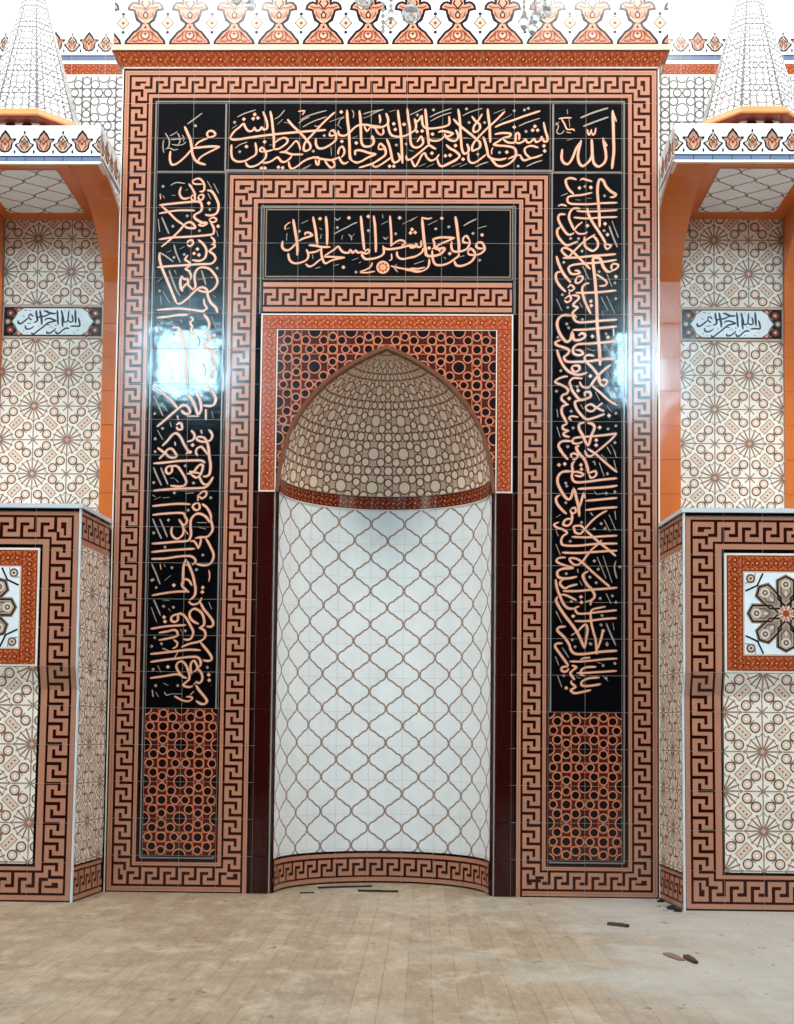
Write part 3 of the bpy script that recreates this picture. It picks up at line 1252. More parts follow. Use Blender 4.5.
p30 215,110 232,150 255,180 300,195 400,190 550,170 705,160
p27 150,85 90,88 73,120 120,190 170,260 208,315
p28 205,320 143,330 143,365 185,372 212,340
p25 220,268 320,270 450,260 600,245 705,240
p22 330,258 350,240 430,230
p29 240,308 285,330 250,360 228,390 250,430 272,457
p28 240,460 238,490 278,530 232,560 270,592 350,580 438,560
p25 290,388 400,385 550,375 702,365
p27 490,325 400,328 345,350 333,400 370,415
p28 525,433 420,440 350,470 342,510 390,520 480,510 540,498
dp 185,540
dg 160,415
dg 600,100
dg 560,310
dg 590,440
dg 680,290
dg 275,120
g20 145,130 210,230
g20 75,220 110,310
g20 95,410 140,530
dg 430,90
g16 290,430 330,440
g16 500,280 540,290
g14 560,420 610,470
#P1 692 308 18.905
b44 90,290 100,345 150,350 220,300 290,240
b40 290,240 330,270 360,285
b34 380,225 330,175 295,200 300,250
b44 435,95 440,180 455,240 460,290 430,325 390,325
b40 440,235 520,225 620,205 680,175 740,155
b46 505,95 525,200 545,300 545,380
b44 575,115 620,115 680,145 740,160 820,160
b36 230,380 240,440 290,460 350,440 400,400
b36 270,355 345,345
b42 355,520 370,550 410,545 480,490 560,430 630,370 680,335 760,315 830,300
b38 610,300 625,265 700,255 760,275 830,300
b44 650,375 710,380
b40 650,490 655,530 720,530 790,480 825,440
b30 200,100 260,100
b24 290,110 340,105
b26 170,205 220,225
b30 470,405 500,405
b20 200,480 210,510
b20 260,540 290,525
b20 740,390 760,440
#P2 726 308 18.905
b40 195,90 205,200 215,300 220,380
b40 275,95 300,200 300,300 315,420
b44 140,300 190,310
b30 165,375 190,405
b42 175,490 200,540 260,530 310,480 380,440 440,450
b44 365,440 430,450
b34 320,210 325,300 350,325 400,300 415,200 420,110
b34 415,290 440,320 500,315 500,250 480,180
b44 540,85 550,200 560,350
b38 605,240 630,320 635,400 560,400 450,405
b26 380,360 400,375
b26 240,440 270,430
b26 330,540 370,525
b26 520,535 560,520
b34 590,480 615,475
b24 330,110 360,100
b30 420,110 430,95
b24 60,420 80,430
'''
SKY_E, SIDE_E, SIDE_L, TOP_L, EXPO = 115.0, 1.3, 82.0, 155.0, 0.10
# ------------------------------------------------------------------ lettering
def parse_letters():
    out = {}; cur = None
    for ln in LETTERS.strip().splitlines():
        t = ln.split()
        if ln.startswith('#'): cur = out.setdefault(t[0][1:], dict(x=float(t[1]), y=float(t[2]), s=float(t[3]), st=[])); continue
        cur['st'].append((t[0][0], t[0][1:], [tuple(map(float, q.split(','))) for q in t[1:]]))
    return out
LT = parse_letters()
def smooth_pts(P, n=4):
    if len(P) < 3: return P
    Q = [P[0]]+list(P)+[P[-1]]; out = []
    for i in range(1, len(Q)-2):
        p0, p1, p2, p3 = Q[i-1], Q[i], Q[i+1], Q[i+2]
        for k in range(n):
            t = k/n
            out.append(tuple(0.5*((2*p1[a])+(-p0[a]+p2[a])*t+(2*p0[a]-5*p1[a]+4*p2[a]-p3[a])*t*t+(-p0[a]+3*p1[a]-3*p2[a]+p3[a])*t**3) for a in (0, 1)))
    out.append(P[-1]); return out
def letters(d, chunks, Y=0.0, dx=0.0, halo='letter_halo'):
    MT = {'p': 'letter_gold', 'g': 'letter_grey', 'b': 'letter_navy'}
    for c in chunks:
        C_ = LT[c]; s = C_['s']
        def W(q): x, z = wp(C_['x']+q[0]/s, C_['y']+q[1]/s, Y); return (x+dx, z)
        k = 0.0056 if Y == 0 else 0.0059
        for kind, arg, pts in C_['st']:
            if kind == 'R':
                x, z = W(pts[0]); r = 75/s*k
                d.disc(x, z, r*1.1, 2, halo, 16); d.disc(x, z, r, 3, 'letter_gold', 16)
                for q in range(8):
                    a = q*PI/4; d.disc(x+.58*r*math.cos(a), z+.58*r*math.sin(a), .2*r, 4, 'star_base', 8)
                d.disc(x, z, .25*r, 4, 'star_dot', 8)
                continue
            if kind == 'd':
                x, z = W(pts[0]); r = (2.0 if arg == 'p' else 1.75 if arg == 'g' else 1.1)*k
                m = MT[arg]
                if arg == 'p': d.add([(x-1.45*r, z), (x, z-1.45*r), (x+1.45*r, z), (x, z+1.45*r)], 2, halo)
                d.add([(x-r, z), (x, z-r), (x+r, z), (x, z+r)], 3, m)
                continue
            w = float(arg)/s*k*(0.80 if kind == 'p' else 0.8)*(1.05 if kind == 'b' else 1)
            P = [W(q) for q in smooth_pts(pts)]
            n = len(P); cum = [0]
            for i in range(1, n): cum.append(cum[-1]+math.hypot(P[i][0]-P[i-1][0], P[i][1]-P[i-1][1]))
            L = cum[-1] or 1; ws = []
            for i in range(n):
                a = P[max(i-1, 0)]; b = P[min(i+1, n-1)]; th = math.atan2(b[1]-a[1], b[0]-a[0])
                f = .80+.32*abs(math.sin(th-math.radians(35)))
                e = min(cum[i], L-cum[i])/w
                ws.append(w*f*min(1, .5+.35*e))
            if kind == 'p': d.path(P, w, 2, halo, ws=[q+.0095 for q in ws])
            d.path(P, w, 3, MT[kind], ws=ws)

# ------------------------------------------------------------------ the mihrab
mihrab = empty('mihrab', (0, 0, 0), 'tall tiled prayer niche with black calligraphy panels and meander borders', 'mihrab')

D = Draw()                                  # everything on the front face, then cut into its parts
PEACH, MAR, BLK, GREY = 'peach_glaze', 'maroon_glaze', 'black_glaze', 'grey_line_glaze'
D.rect(-1.5, 0, 1.5, 4.6, 0, PEACH)
# outer rails
def Ushape(a, b, m, h, x0=1.5, z1=4.6, xin=.752):
    D.rect(-x0+a, a, -x0+b, z1-a, h, m); D.rect(x0-b, a, x0-a, z1-a, h, m); D.rect(-x0+b, z1-b, x0-b, z1-a, h, m)
    D.rect(-x0+b, a, -xin, b, h, m); D.rect(xin, a, x0-b, b, h, m)
Ushape(0, .007, BLK, 1, xin=.7); Ushape(.032, .045, MAR, 1, xin=.752)
Ushape(.019, .0215, 'peach_line', 1, xin=.74)
# panel zone (two columns joined by the top row)
def panel_zone(o, h, m):
    X0, X1, Z0, Z1, XI, ZI = 1.3+o, .925-o, .2-o, 4.4+o, .925-o, 4.025-o
    for s in (-1, 1): D.rect(s*X0, Z0, s*XI, Z1, h, m)
    D.rect(-XI, ZI, XI, Z1, h, m)
panel_zone(.067, 1, MAR); panel_zone(.055, 2, PEACH); panel_zone(.0465, 2.3, 'peach_line'); panel_zone(.0445, 2.6, PEACH); panel_zone(.036, 3, MAR); panel_zone(.027, 4, BLK)
panel_zone(.017, 5, GREY); panel_zone(.008, 6, BLK)
# niche zone
D.rect(-.764, 0, .764, 3.864, 1, MAR); D.rect(-.752, 0, .752, 3.852, 2, PEACH); D.rect(-.742, 0, .742, 3.842, 2.3, 'peach_line'); D.rect(-.740, 0, .740, 3.840, 2.6, PEACH); D.rect(-.73, 0, .73, 3.83, 3, BLK)
D.rect(-.712, 3.2, -.706, 3.815, 4, GREY); D.rect(.706, 3.2, .712, 3.815, 4, GREY); D.rect(-.712, 3.809, .712, 3.815, 4, GREY)
# meander sides
w1 = .1005; wi = .106
ringside(D, (-1.4615, 4.5615), (-1.4615, .0385), (1, 0), w1)
ringside(D, (1.4615, 4.5615), (-1.4615, 4.5615), (0, -1), w1)
ringside(D, (1.4615, .0385), (1.4615, 4.5615), (-1, 0), w1)
ringside(D, (-1.4615, .0385), (-.758, .0385), (0, 1), w1)
ringside(D, (.758, .0385), (1.4615, .0385), (0, 1), w1)
ringside(D, (-.864, 3.964), (-.864, .0385), (1, 0), wi, mode='AB')
ringside(D, (.864, .0385), (.864, 3.964), (-1, 0), wi, mode='BA')
ringside(D, (.864, 3.964), (-.864, 3.964), (0, -1), wi)
for q in ((-.838, .074, -.778, .088), (-.803, .088, -.778, .106)): D.rect(*q, 2.7, MAR)
# second meander band above the arch
D.rect(-.70, 3.2, .70, 3.385, 4, BLK); D.rect(-.692, 3.212, .692, 3.378, 5, PEACH)
D.rect(-.692, 3.340, .692, 3.352, 6, MAR); D.rect(-.692, 3.238, .692, 3.250, 6, MAR)
ringside(D, (.692, 3.346), (-.692, 3.346), (0, -1), .102, mode='open', h=6)
# centre text field
D.rect(-.70, 3.385, .70, 3.805, 4, BLK); D.frame(-.70, 3.388, .70, 3.812, .004, .009, 5, GREY); D.frame(-.684, 3.408, .684, 3.795, 0, .006, 5, 'fan_line')
# separators of the small squares
for s in (-1, 1):
    D.rect(s*.912, 4.0, s*.922, 4.4, 7, GREY); D.rect(s*.925, 4.004, s*1.3, 4.012, 7, GREY)
D.rect(-.912, 4.016, .912, 4.022, 7, GREY)
# lower girih panels
for s in (-1, 1):
    D.rect(-1.3 if s < 0 else .9, .2, -.9 if s < 0 else 1.3, 1.0, 7, BLK)
    girih(D, (-1.299 if s < 0 else .906), .203, (-.906 if s < 0 else 1.299), .998, .9*s, .2, 'girih_base', 'girih_strap', 'girih_hole', 'girih_line', h=8, grow=.010)
# arch surround
ARCH = [(0.0, 3.018), (-.06, 2.995), (-.125, 2.963), (-.19, 2.927), (-.245, 2.892), (-.30, 2.853), (-.345, 2.815), (-.385, 2.775), (-.42, 2.735), (-.455, 2.69), (-.487, 2.64), (-.517, 2.585), (-.543, 2.52), (-.565, 2.45), (-.583, 2.37), (-.596, 2.29), (-.602, 2.2)]
def arch_r(z):
    for (x0, z0), (x1, z1) in zip(ARCH, ARCH[1:]):
        if z1 <= z <= z0: return -(x0+(x1-x0)*(z0-z)/(z0-z1))
    return .602 if z < 2.2 else 0.0
D.rect(-.70, 2.2, .70, 3.2, 4, 'white_glaze')
for s in (-1, 1):
    stars(D, *((-.692, 2.208, -.612, 3.112) if s < 0 else (.612, 2.208, .692, 3.112)), h=5)
stars(D, -.692, 3.112, .692, 3.192, h=5)
SP = Draw()
girih(SP, -.604, 2.2, .604, 3.104, 0, .1, 'girih_base', 'girih_strap', 'girih_hole', 'girih_line', h=6, grow=.008)
GR = Draw()
vgrout(GR, 0, 4.6, steps(-1.5, 1.5, -1.5)); hgrout(GR, -1.5, 1.5, steps(0, 4.6, 0))
for p, h, m in GR.P: D.P.append((p, 12, m))

def part(name, r, **kw):
    return build(name, D.sub(r), front(), mihrab, slab=(r, .012), **kw)
part('meander_border', (-1.5, 0, -1.3, 4.6)); part('meander_border', (1.3, 0, 1.5, 4.6)); part('meander_border', (-1.3, 4.4, 1.3, 4.6))
part('meander_border', (-1.3, 0, -.9, .2)); part('meander_border', (.9, 0, 1.3, .2))
part('meander_border', (-.9, 0, -.7, 4.0)); part('meander_border', (.7, 0, .9, 4.0)); part('meander_border', (-.7, 3.8, .7, 4.0)); part('meander_border', (-.7, 3.2, .7, 3.385))
lab = {
 'M': ((-1.3, 4.0, -.917, 4.4), ['M'], 'small square black panel with one name in peach script, at the top left'),
 'T': ((-.917, 4.0, .917, 4.4), ['T1', 'T2', 'T3', 'T4', 'T5'], 'long black panel of peach script across the top'),
 'A': ((.917, 4.0, 1.3, 4.4), ['A'], 'small square black panel with one word in peach script, at the top right'),
 'C': ((-.7, 3.385, .7, 3.8), ['C1', 'C2', 'C3'], 'black panel with a line of peach script and a rosette over the arch'),
 'L': ((-1.3, 1.0, -.9, 4.0), ['L%d' % i for i in range(1, 9)], 'tall black panel of sideways peach script left of the niche'),
 'R': ((.9, 1.0, 1.3, 4.0), ['R%d' % i for i in range(1, 9)], 'tall black panel of sideways peach script right of the niche')}
for k, (r, ch, lb) in lab.items():
    p = part('inscription_panel', r, label=lb)
    d = Draw(r); letters(d, ch)
    d.P = [(q, h+5, m) for q, h, m in d.P]
    build('lettering', d, front(), p)
part('strapwork_panel', (-1.3, .2, -.9, 1.0)); part('strapwork_panel', (.9, .2, 1.3, 1.0))
part('star_border', (-.7, 2.2, -.606, 3.108)); part('star_border', (.606, 2.2, .7, 3.108)); part('star_border', (-.7, 3.108, .7, 3.2))
# spandrels
def outside_arch(p):
    """cut a polygon back to the outside of the arch"""
    c = (sum(q[0] for q in p)/len(p), sum(q[1] for q in p)/len(p))
    s = 1 if c[0] < 0 else -1
    best = None
    for (x0, z0), (x1, z1) in zip(ARCH, ARCH[1:]):
        x0, x1 = s*x0, s*x1
        mx, mz = (x0+x1)/2, (z0+z1)/2; dd = (mx-c[0])**2+(mz-c[1])**2
        if best is None or dd < best[0]: best = (dd, x0, z0, x1, z1)
    _, x0, z0, x1, z1 = best
    nx, nz = (z1-z0), -(x1-x0)
    if nx*(0-x0)+nz*(2.3-z0) < 0: nx, nz = -nx, -nz         # points inside
    return halfclip(p, nx, nz, nx*x0+nz*z0)
d = Draw()
for p, h, m in SP.P:
    cells = [p]
    if len(p) == 4 and max(abs(p[0][0]-p[2][0]), abs(p[0][1]-p[2][1])) > .05:      # long pieces first cut small
        cells = []
        xs = [q[0] for q in p]; zs = [q[1] for q in p]
        nx_ = max(1, int((max(xs)-min(xs))/.02)+1); nz_ = max(1, int((max(zs)-min(zs))/.02)+1)
        for i in range(nx_):
            for j in range(nz_):
                q = rclip(p, (min(xs)+(max(xs)-min(xs))*i/nx_, min(zs)+(max(zs)-min(zs))*j/nz_, min(xs)+(max(xs)-min(xs))*(i+1)/nx_, min(zs)+(max(zs)-min(zs))*(j+1)/nz_))
                if q: cells.append(q)
    for q in cells:
        q = outside_arch(q)
        if q: d.P.append((q, h, m))
for half in (-1, 1):
    dd = Draw((-.606, 2.2, 0, 3.108) if half < 0 else (0, 2.2, .606, 3.108))
    for p, h, m in d.P: dd.add(p, h, m)
    sp_o = build('arch_spandrel', dd, front(), mihrab)
    mb = MB()                                                         # its body
    bx = [(half*-x, z) for x, z in ARCH]
    for (x0, z0), (x1, z1) in zip(bx, bx[1:]):
        for xa, za, xb, zb in ((x0, z0, x1, z1),):
            r0 = [(xa, .001, za), (xa, .06, za), (xa, .06, 3.108), (xa, .001, 3.108)]
            r1 = [(xb, .001, zb), (xb, .06, zb), (xb, .06, 3.108), (xb, .001, 3.108)]
            mb.loft([r0, r1])
    mb.build('arch_body', ['joint_shadow'], mihrab)
# arch trim: a narrow dark strip following the pointed arch
d = Draw()
full = ARCH[::-1]+[(-x, z) for x, z in ARCH[1:]]
mb = MB()
rings = []
for i, (x, z) in enumerate(full):
    a = full[max(i-1, 0)]; b = full[min(i+1, len(full)-1)]
    tx, tz = b[0]-a[0], b[1]-a[1]; l = math.hypot(tx, tz); nx, nz = -tz/l, tx/l       # outward
    if nx*x+nz*(z-2.3) < 0: nx, nz = -nx, -nz
    rings.append([(x+nx*.006, -.006, z+nz*.006), (x-nx*.013, -.004, z-nz*.013), (x-nx*.016, .05, z-nz*.016), (x+nx*.006, .05, z+nz*.006)])
mb.loft(rings); mb.build('arch_trim', ['dome_strap'], mihrab)

# niche: cylinder, band, dome, foot band
RN, YN = .588, .03
def niche_map(r=RN):
    def f(u, v, h):                      # flat facets, one tile joint apart at most
        k = (u+PI*RN/2)/(PI*RN)*36; i = min(35, max(0, int(k+1e-6))); t = k-i; q = r-h*LH
        a0 = PI*(1-i/36); a1 = PI*(1-(i+1)/36)
        return (q*((1-t)*math.cos(a0)+t*math.cos(a1)), YN+q*((1-t)*math.sin(a0)+t*math.sin(a1)), v)
    return f
UN = PI*RN/2
def to_axis(c): return (-c.x, YN-c.y, 0)
cuU = [-UN+2*UN*i/36 for i in range(37)]
d = Draw((-UN, .185, UN, 2.2))
lattice(d, -UN, .185, UN, 2.2, 0, .20+.02)
nw = build('niche_wall', d, niche_map(), mihrab, out=to_axis, cu=cuU)
g = Draw(); vgrout(g, .185, 2.2, steps(-UN, UN, -.1), 'grout_pale', h=3, w=.0014); hgrout(g, -UN, UN, steps(.2, 2.2, .2), 'grout_pale', h=3, w=.0014)
build('tile_joints', g, niche_map(), nw, out=to_axis, cu=cuU)
d = Draw((-UN, 0, UN, .185)); d.rect(-UN, 0, UN, .185, 0, PEACH); d.rect(-UN, 0, UN, .01, 1, BLK); d.rect(-UN, .034, UN, .044, 1, MAR); d.rect(-UN, .138, UN, .150, 1, MAR); d.rect(-UN, .172, UN, .185, 1, BLK)
ringside(d, (-UN, .039), (UN, .039), (0, 1), .105, mode='open')
d.clip = (-UN, 0, UN, .185); vgrout(d, 0, .185, steps(-UN, UN, -.1), h=4)
build('meander_border', d, niche_map(RN-.004), mihrab, out=to_axis, cu=cuU)
d = Draw(); stars(d, -UN, 2.207, UN, 2.283, h=0); d.P = [(p, h, 'star_dark' if m == 'star_base' else m) for p, h, m in d.P]
d.rect(-UN, 2.2, UN, 2.207, 0, 'white_glaze'); d.rect(-UN, 2.283, UN, 2.29, 0, 'white_glaze'); vgrout(d, 2.2, 2.29, steps(-UN, UN, -.1), h=5)
build('star_border', d, niche_map(RN-.006), mihrab, out=to_axis, cu=cuU)
# dome of revolution under the pointed arch
ZD0, ZD1 = 2.285, 3.005
prof = []; acc = 0; last = None; N_ = 60
for i in range(N_+1):
    z = ZD0+(ZD1-ZD0)*math.sin(PI/2*i/N_) if False else ZD0+(ZD1-ZD0)*(1-(1-i/N_)**1.6)
    r = max(arch_r(z)-.014, .0)*RN/.588
    if last: acc += math.hypot(r-last[0], z-last[1])
    prof.append((acc, r, z)); last = (r, z)
LD = acc
def dome_at(v):
    for (a0, r0, z0), (a1, r1, z1) in zip(prof, prof[1:]):
        if v <= a1 or a1 == LD:
            t = max(0, min(1, (v-a0)/max(a1-a0, 1e-9))); return r0+(r1-r0)*t, z0+(z1-z0)*t
def dome_map(u, v, h):
    kv = max(0, min(LD, v))/LD*28; j = min(27, int(kv+1e-6)); tv = kv-j
    (r0, z0), (r1, z1) = dome_at(LD*j/28), dome_at(LD*(j+1)/28)
    r = r0+(r1-r0)*tv; z = z0+(z1-z0)*tv
    k = (u+UN)/(2*UN)*36; i = min(35, max(0, int(k+1e-6))); t = k-i; q = max(r-h*LH*.8, 0); z -= h*LH*.5
    a0 = PI*(1-i/36); a1 = PI*(1-(i+1)/36)
    return (q*((1-t)*math.cos(a0)+t*math.cos(a1)), YN*.5+q*((1-t)*math.sin(a0)+t*math.sin(a1)), z)
d = Draw((-UN, 0, UN, LD))
rows = steps(0, LD, 0)
# tiles narrow towards the crown, so the strapwork is drawn per ring with fewer tiles above
girih(d, -UN, 0, UN, LD, 0.1, .05, 'dome_base', 'dome_strap', 'dome_hole', 'dome_strap', t=.2, sk=.036, grow=.016, lwd=.009)
cd = build('niche_dome', d, dome_map, mihrab, out=lambda c: (-c.x, -c.y-.2, 2.3-c.z), cu=cuU, cv=[LD*i/28 for i in range(29)])
# corner columns of dark glazed tile
for s in (-1, 1):
    mb = MB()
    for k in range(11):
        z0, z1 = .2*k+.001, .2*k+.199
        a = s*.722; b = s*.612; c = s*.590
        r = [(a, .04), (a, .004), (s*.714, -.003), (s*.655, -.006), (s*.618, -.003), (b, .004), (c, .034), (c, .06), (a, .06)]
        if s > 0: r = r[::-1]
        mb.loft([[(x, y, z0) for x, y in r], [(x, y, z1) for x, y in r]])
    co = mb.build('corner_column', ['column_glaze'], mihrab)
    mb = MB(); mb.box(min(s*.605, s*.70), max(s*.605, s*.70), .004, .06, 0, 2.2); mb.build('joint_backing', ['grout_light'], co)
    mb = MB(); mb.box(min(s*.70, s*.715), max(s*.70, s*.715), .0, .012, 0, 2.2); 
# body of the mihrab
mb = MB()
mb.box(-1.5, -.602, .012, .75, 0, 3.108); mb.box(.602, 1.5, .012, .75, 0, 3.108); mb.box(-1.5, 1.5, .012, .75, 3.108, 4.6); mb.box(-.602, .602, .70, .75, 0, 3.108)
mb.box(-1.507, -1.5, -.004, .37, 0, 4.6, 1); mb.box(1.5, 1.507, -.004, .37, 0, 4.6, 1)
mb.build('masonry_body', ['joint_shadow', 'white_glaze'], mihrab)
# cornice: flared star border and cream cap
d = Draw(); stars(d, -1.5, 0, 1.5, .075, h=0, pitch=.066); d.rect(-1.5, 0, 1.5, .006, 4, 'white_glaze')
vgrout(d, 0, .075, steps(-1.5, 1.5, -1.5), h=6)
def flare(u, v, h):
    k = v/.075; return (u*(1+.036*k), -.05*k-h*LH-.004, 4.603+.079*k)
build('star_border', d, flare, mihrab, label='flared orange star border under the crest')
for s in (-1, 1):
    d = Draw(); stars(d, 0, 0, .4, .075, h=0, pitch=.066)
    def side(u, v, h, s=s):
        k = v/.075; return (s*(1.504+.054*k+h*LH), -.05*k-.004+u, 4.603+.079*k)
    build('star_border', d, side, mihrab, out=(s, 0, 0))
mb = MB(); mb.box(-1.5, 1.5, 0, .4, 4.6, 4.68); mb.build('masonry_body', ['joint_shadow'], mihrab)
mb = MB(); mb.box(-1.562, 1.562, -.062, .38, 4.682, 4.700); mb.box(-1.558, 1.558, -.056, .38, 4.700, 4.716); mb.build('cornice_cap', ['cap_cream'], mihrab)
d = Draw((-1.552, 4.716, 1.552, 5.12)); d.rect(-1.552, 4.716, 1.552, 5.12, 0, 'plaque_white'); palmettes(d, -1.552, 1.552, 4.724, -1.375+.0, .2505)
vgrout(d, 4.716, 5.12, steps(-1.5, 1.5, -1.5), 'grout_pale', h=0.5)
build('crest', d, front(-.045), mihrab, slab=((-1.552, 4.716, 1.552, 5.12), .06), slab_mat='white_glaze', label='white crest of large peach palmettes')

# ------------------------------------------------------------------ side bays
def ctile(d, u0, v0, u1, v1, ou, ov):
    girih(d, u0, v0, u1, v1, ou, ov, 'pale_base', 'pale_strap', 'pale_hole', 'pale_strap', sk=.034, grow=.014, lwd=.016)
YW = .37
def bay(s):
    side = 'left' if s < 0 else 'right'
    c0, c1 = (1.69, 2.29) if s > 0 else (1.672, 2.272)
    x0, x1 = (-c1, -c0) if s < 0 else (c0, c1)
    # tiled wall of the bay
    d = Draw(); fan(d, x0, 1.95, x1, 3.165, x0, 2.965, par=0); fan(d, x0, 3.365, x1, 3.9, x0, 2.965, par=1)
    d.rect(x0, 3.165, x1, 3.365, 0, 'grout_pale')
    vgrout(d, 1.95, 3.9, steps(x0, x1, x0), 'grout_pale'); hgrout(d, x0, x1, steps(1.95, 3.9, 2.965), 'grout_pale')
    build('trim_%d' % (1 if s < 0 else 2), d, front(YW), None, slab=((x0, 1.95, x1, 3.9), .01), kind='structure')
    # plaque
    pq = Draw((x0+.004, 3.168, x1-.004, 3.362))
    pq.rect(x0, 3.168, x1, 3.362, 0, 'cap_cream'); pq.rect(x0+.012, 3.178, x1-.012, 3.352, 1, 'rose_black')
    xc = (x0+x1)/2
    for q in (-1, 1):
        for a, b in ((.25, .05), (.25, -.05), (.20, .07), (.20, -.07)):
            pq.disc(xc+q*a, 3.265+b, .022, 2, 'palm_red', 8); pq.disc(xc+q*a, 3.265+b, .009, 3, 'cap_cream', 6)
        pq.disc(xc+q*.265, 3.265, .02, 2, 'rose_grey', 8); pq.disc(xc+q*.265, 3.265, .012, 3, 'cap_cream', 8)
        pq.path([(xc+q*.23, 3.345), (xc+q*.2, 3.32), (xc+q*.235, 3.29)], .006, 3, 'rose_tan'); pq.path([(xc+q*.23, 3.185), (xc+q*.2, 3.21), (xc+q*.235, 3.24)], .006, 3, 'rose_tan')
    car = [(-.17, -.078), (.17, -.078), (.205, -.055), (.215, -.03), (.238, 0), (.215, .03), (.205, .055), (.17, .078), (-.17, .078), (-.205, .055), (-.215, .03), (-.238, 0), (-.215, -.03), (-.205, -.055)]
    pq.poly([(xc+a*1.03, 3.265+b*1.04) for a, b in car], 4, 'grey_line_glaze'); pq.poly([(xc+a, 3.265+b) for a, b in car], 5, 'plaque_white')
    o = build('inscription_plaque', pq, front(YW-.006), None, slab=((x0+.004, 3.168, x1-.004, 3.362), .008), slab_mat='cap_cream',
              label='white cartouche plaque with dark blue script on the tiled wall %s of the prayer niche' % side, cat='plaque', group=None)
    d = Draw(); 
    # the same script on both plaques: traced on the right one, moved across
    letters(d, ['P1', 'P2'], Y=YW, dx=(0 if s > 0 else (-1.972-1.993))); d.P = [(p, h+3, m) for p, h, m in d.P]
    build('lettering', d, front(YW-.006), o)

    # wall behind and above (circle strapwork, star border, blue band, bud crest)
    a0, a1 = (-3.4, -1.507) if s < 0 else (1.507, 3.4)
    d = Draw(); ctile(d, a0, 3.9, a1, 4.745, s*1.507, 4.745)
    d.rect(a0, 4.745, a1, 4.757, 5, 'white_glaze'); stars(d, a0, 4.757, a1, 4.822, h=0, pitch=.066); d.rect(a0, 4.822, a1, 4.840, 0, 'white_glaze')
    d.rect(a0, 4.840, a1, 5.07, 0, 'plaque_white'); d.rect(a0, 4.843, a1, 4.868, 1, 'blue_glaze'); d.rect(a0, 4.868, a1, 4.876, 1, 'navy_glaze')
    d.clip = (a0, 3.9, a1, 5.07); buds(d, a0, a1, 4.893, s*1.6); vgrout(d, 4.75, 5.07, steps(a0, a1, s*1.5), 'grout_pale', h=6)
    build('trim_%d' % (3 if s < 0 else 4), d, front(YW-.004), None, slab=((a0, 3.9, a1, 5.07), .02), slab_mat='white_glaze', kind='structure')

    # ---- tiled canopy with its pilasters and spire
    X = lambda v: s*v
    can = empty('tiled_canopy', (s*1.99, YW, 2.05), 'orange arched canopy with white palmette crest and conical spire over the %s bay' % side, 'canopy')
    can_inv = Vector((s*1.99, YW, 2.05))
    def P_(o): o.matrix_parent_inverse = Matrix.Translation(-can_inv); return o
    YF = -.43
    def curve(y):
        t = (y-YF)/.80; return 3.37+.5*math.sqrt(max(0, 1-t*t))
    ys = [YF+.78*(1-math.cos(PI/2*i/14)) if False else YF+.775*math.sin(PI/2*i/14) for i in range(15)]
    for a, b in ((1.513, c0), (c1, 2.473)):
        mb = MB()
        prof_ = [(YF, 3.875)]+[(y, curve(y)) for y in ys[1:]]+[(.348, 3.30), (.348, 2.05)]
        back = [(.369, z) for y, z in prof_]
        xa, xb = sorted((X(a), X(b)))
        rr = []
        for (y, z) in prof_:
            rr.append([(xa, y, z), (xb, y, z), (xb, .369, max(z, z)), (xa, .369, z)])
        # side walls follow the curve: loft of strips from the curve up to the canopy underside
        k = len(mb.v)
        for (y, z), (y2, z2) in zip(prof_, prof_[1:]):
            for x in (xa, xb): pass
        # front/under face
        n = len(prof_); base = len(mb.v)
        for y, z in prof_: mb.v += [(xa, y, z), (xb, y, z)]
        for i in range(n-1): mb.f.append([base+2*i, base+2*i+1, base+2*i+3, base+2*i+2]); mb.m.append(0)
        base2 = len(mb.v)
        for y, z in prof_: mb.v += [(xa, min(max(y, y), .369) if z > 3.3 else .369, 3.88 if z > 3.3 else z), (xb, y if z > 3.3 else .369, 3.88 if z > 3.3 else z)]
        for i in range(n-1):
            mb.f.append([base+2*i, base+2*i+2, base2+2*i+2, base2+2*i]); mb.m.append(0)
            mb.f.append([base+2*i+1, base2+2*i+1, base2+2*i+3, base+2*i+3]); mb.m.append(0)
        for z in (2.25, 2.45, 2.65, 2.85, 3.05, 3.25): mb.box(xa+.001, xb-.001, .3465, .35, z, z+.003, 1)
        po = P_(mb.build('pilaster', ['orange_glaze', 'orange_joint'], can))
        # white edge strip along the outer curve
        e = MB(); xo = X(a) if a < 2 else X(b); ex = (xo, xo-s*.010) if a < 2 else (xo, xo-s*.010) 
        pts = [(y, z-.003) for y, z in prof_[:-1]]
        e.loft([[(min(ex), y-.004, z-.004), (max(ex), y-.004, z-.004), (max(ex), y+.004, z+.008), (min(ex), y+.004, z+.008)] for y, z in pts])
        P_(e.build('edge_strip', ['cap_cream'], can))
        # outer side face in pale tile
        d = Draw((YF, 3.30, YW, 3.88)); ctile(d, YF, 3.30, YW, 3.88, 0, 3.88)
        q2 = Draw()
        for p, h, m in d.P:
            if (max(z for y, z in p)-min(z for y, z in p)) > .04 or (max(y for y, z in p)-min(y for y, z in p)) > .04:
                cells = []
                for i in range(20):
                    for j in range(15):
                        r_ = rclip(p, (YF+.04*i, 3.30+.04*j, YF+.04*(i+1), 3.30+.04*(j+1)))
                        if r_: cells.append(r_)
            else: cells = [p]
            for c_ in cells:
                cc = sum(y for y, z in c_)/len(c_)
                zc = curve(min(cc, .36)); sl = (curve(min(cc+.005, .365))-curve(cc-.005))/.01
                r_ = halfclip(c_, sl, -1, sl*cc-zc)      # z >= zc + sl*(y-cc)
                if r_: q2.P.append((r_, h, m))
        o_ = s if a > 2 else -s
        xo2 = X(b) if a > 2 else X(a)
        P_(build('side_face', q2, lambda u, v, h, xo2=xo2, o_=o_: (xo2+o_*(.0015+h*LH), u, v), can, out=(o_, 0, 0)))
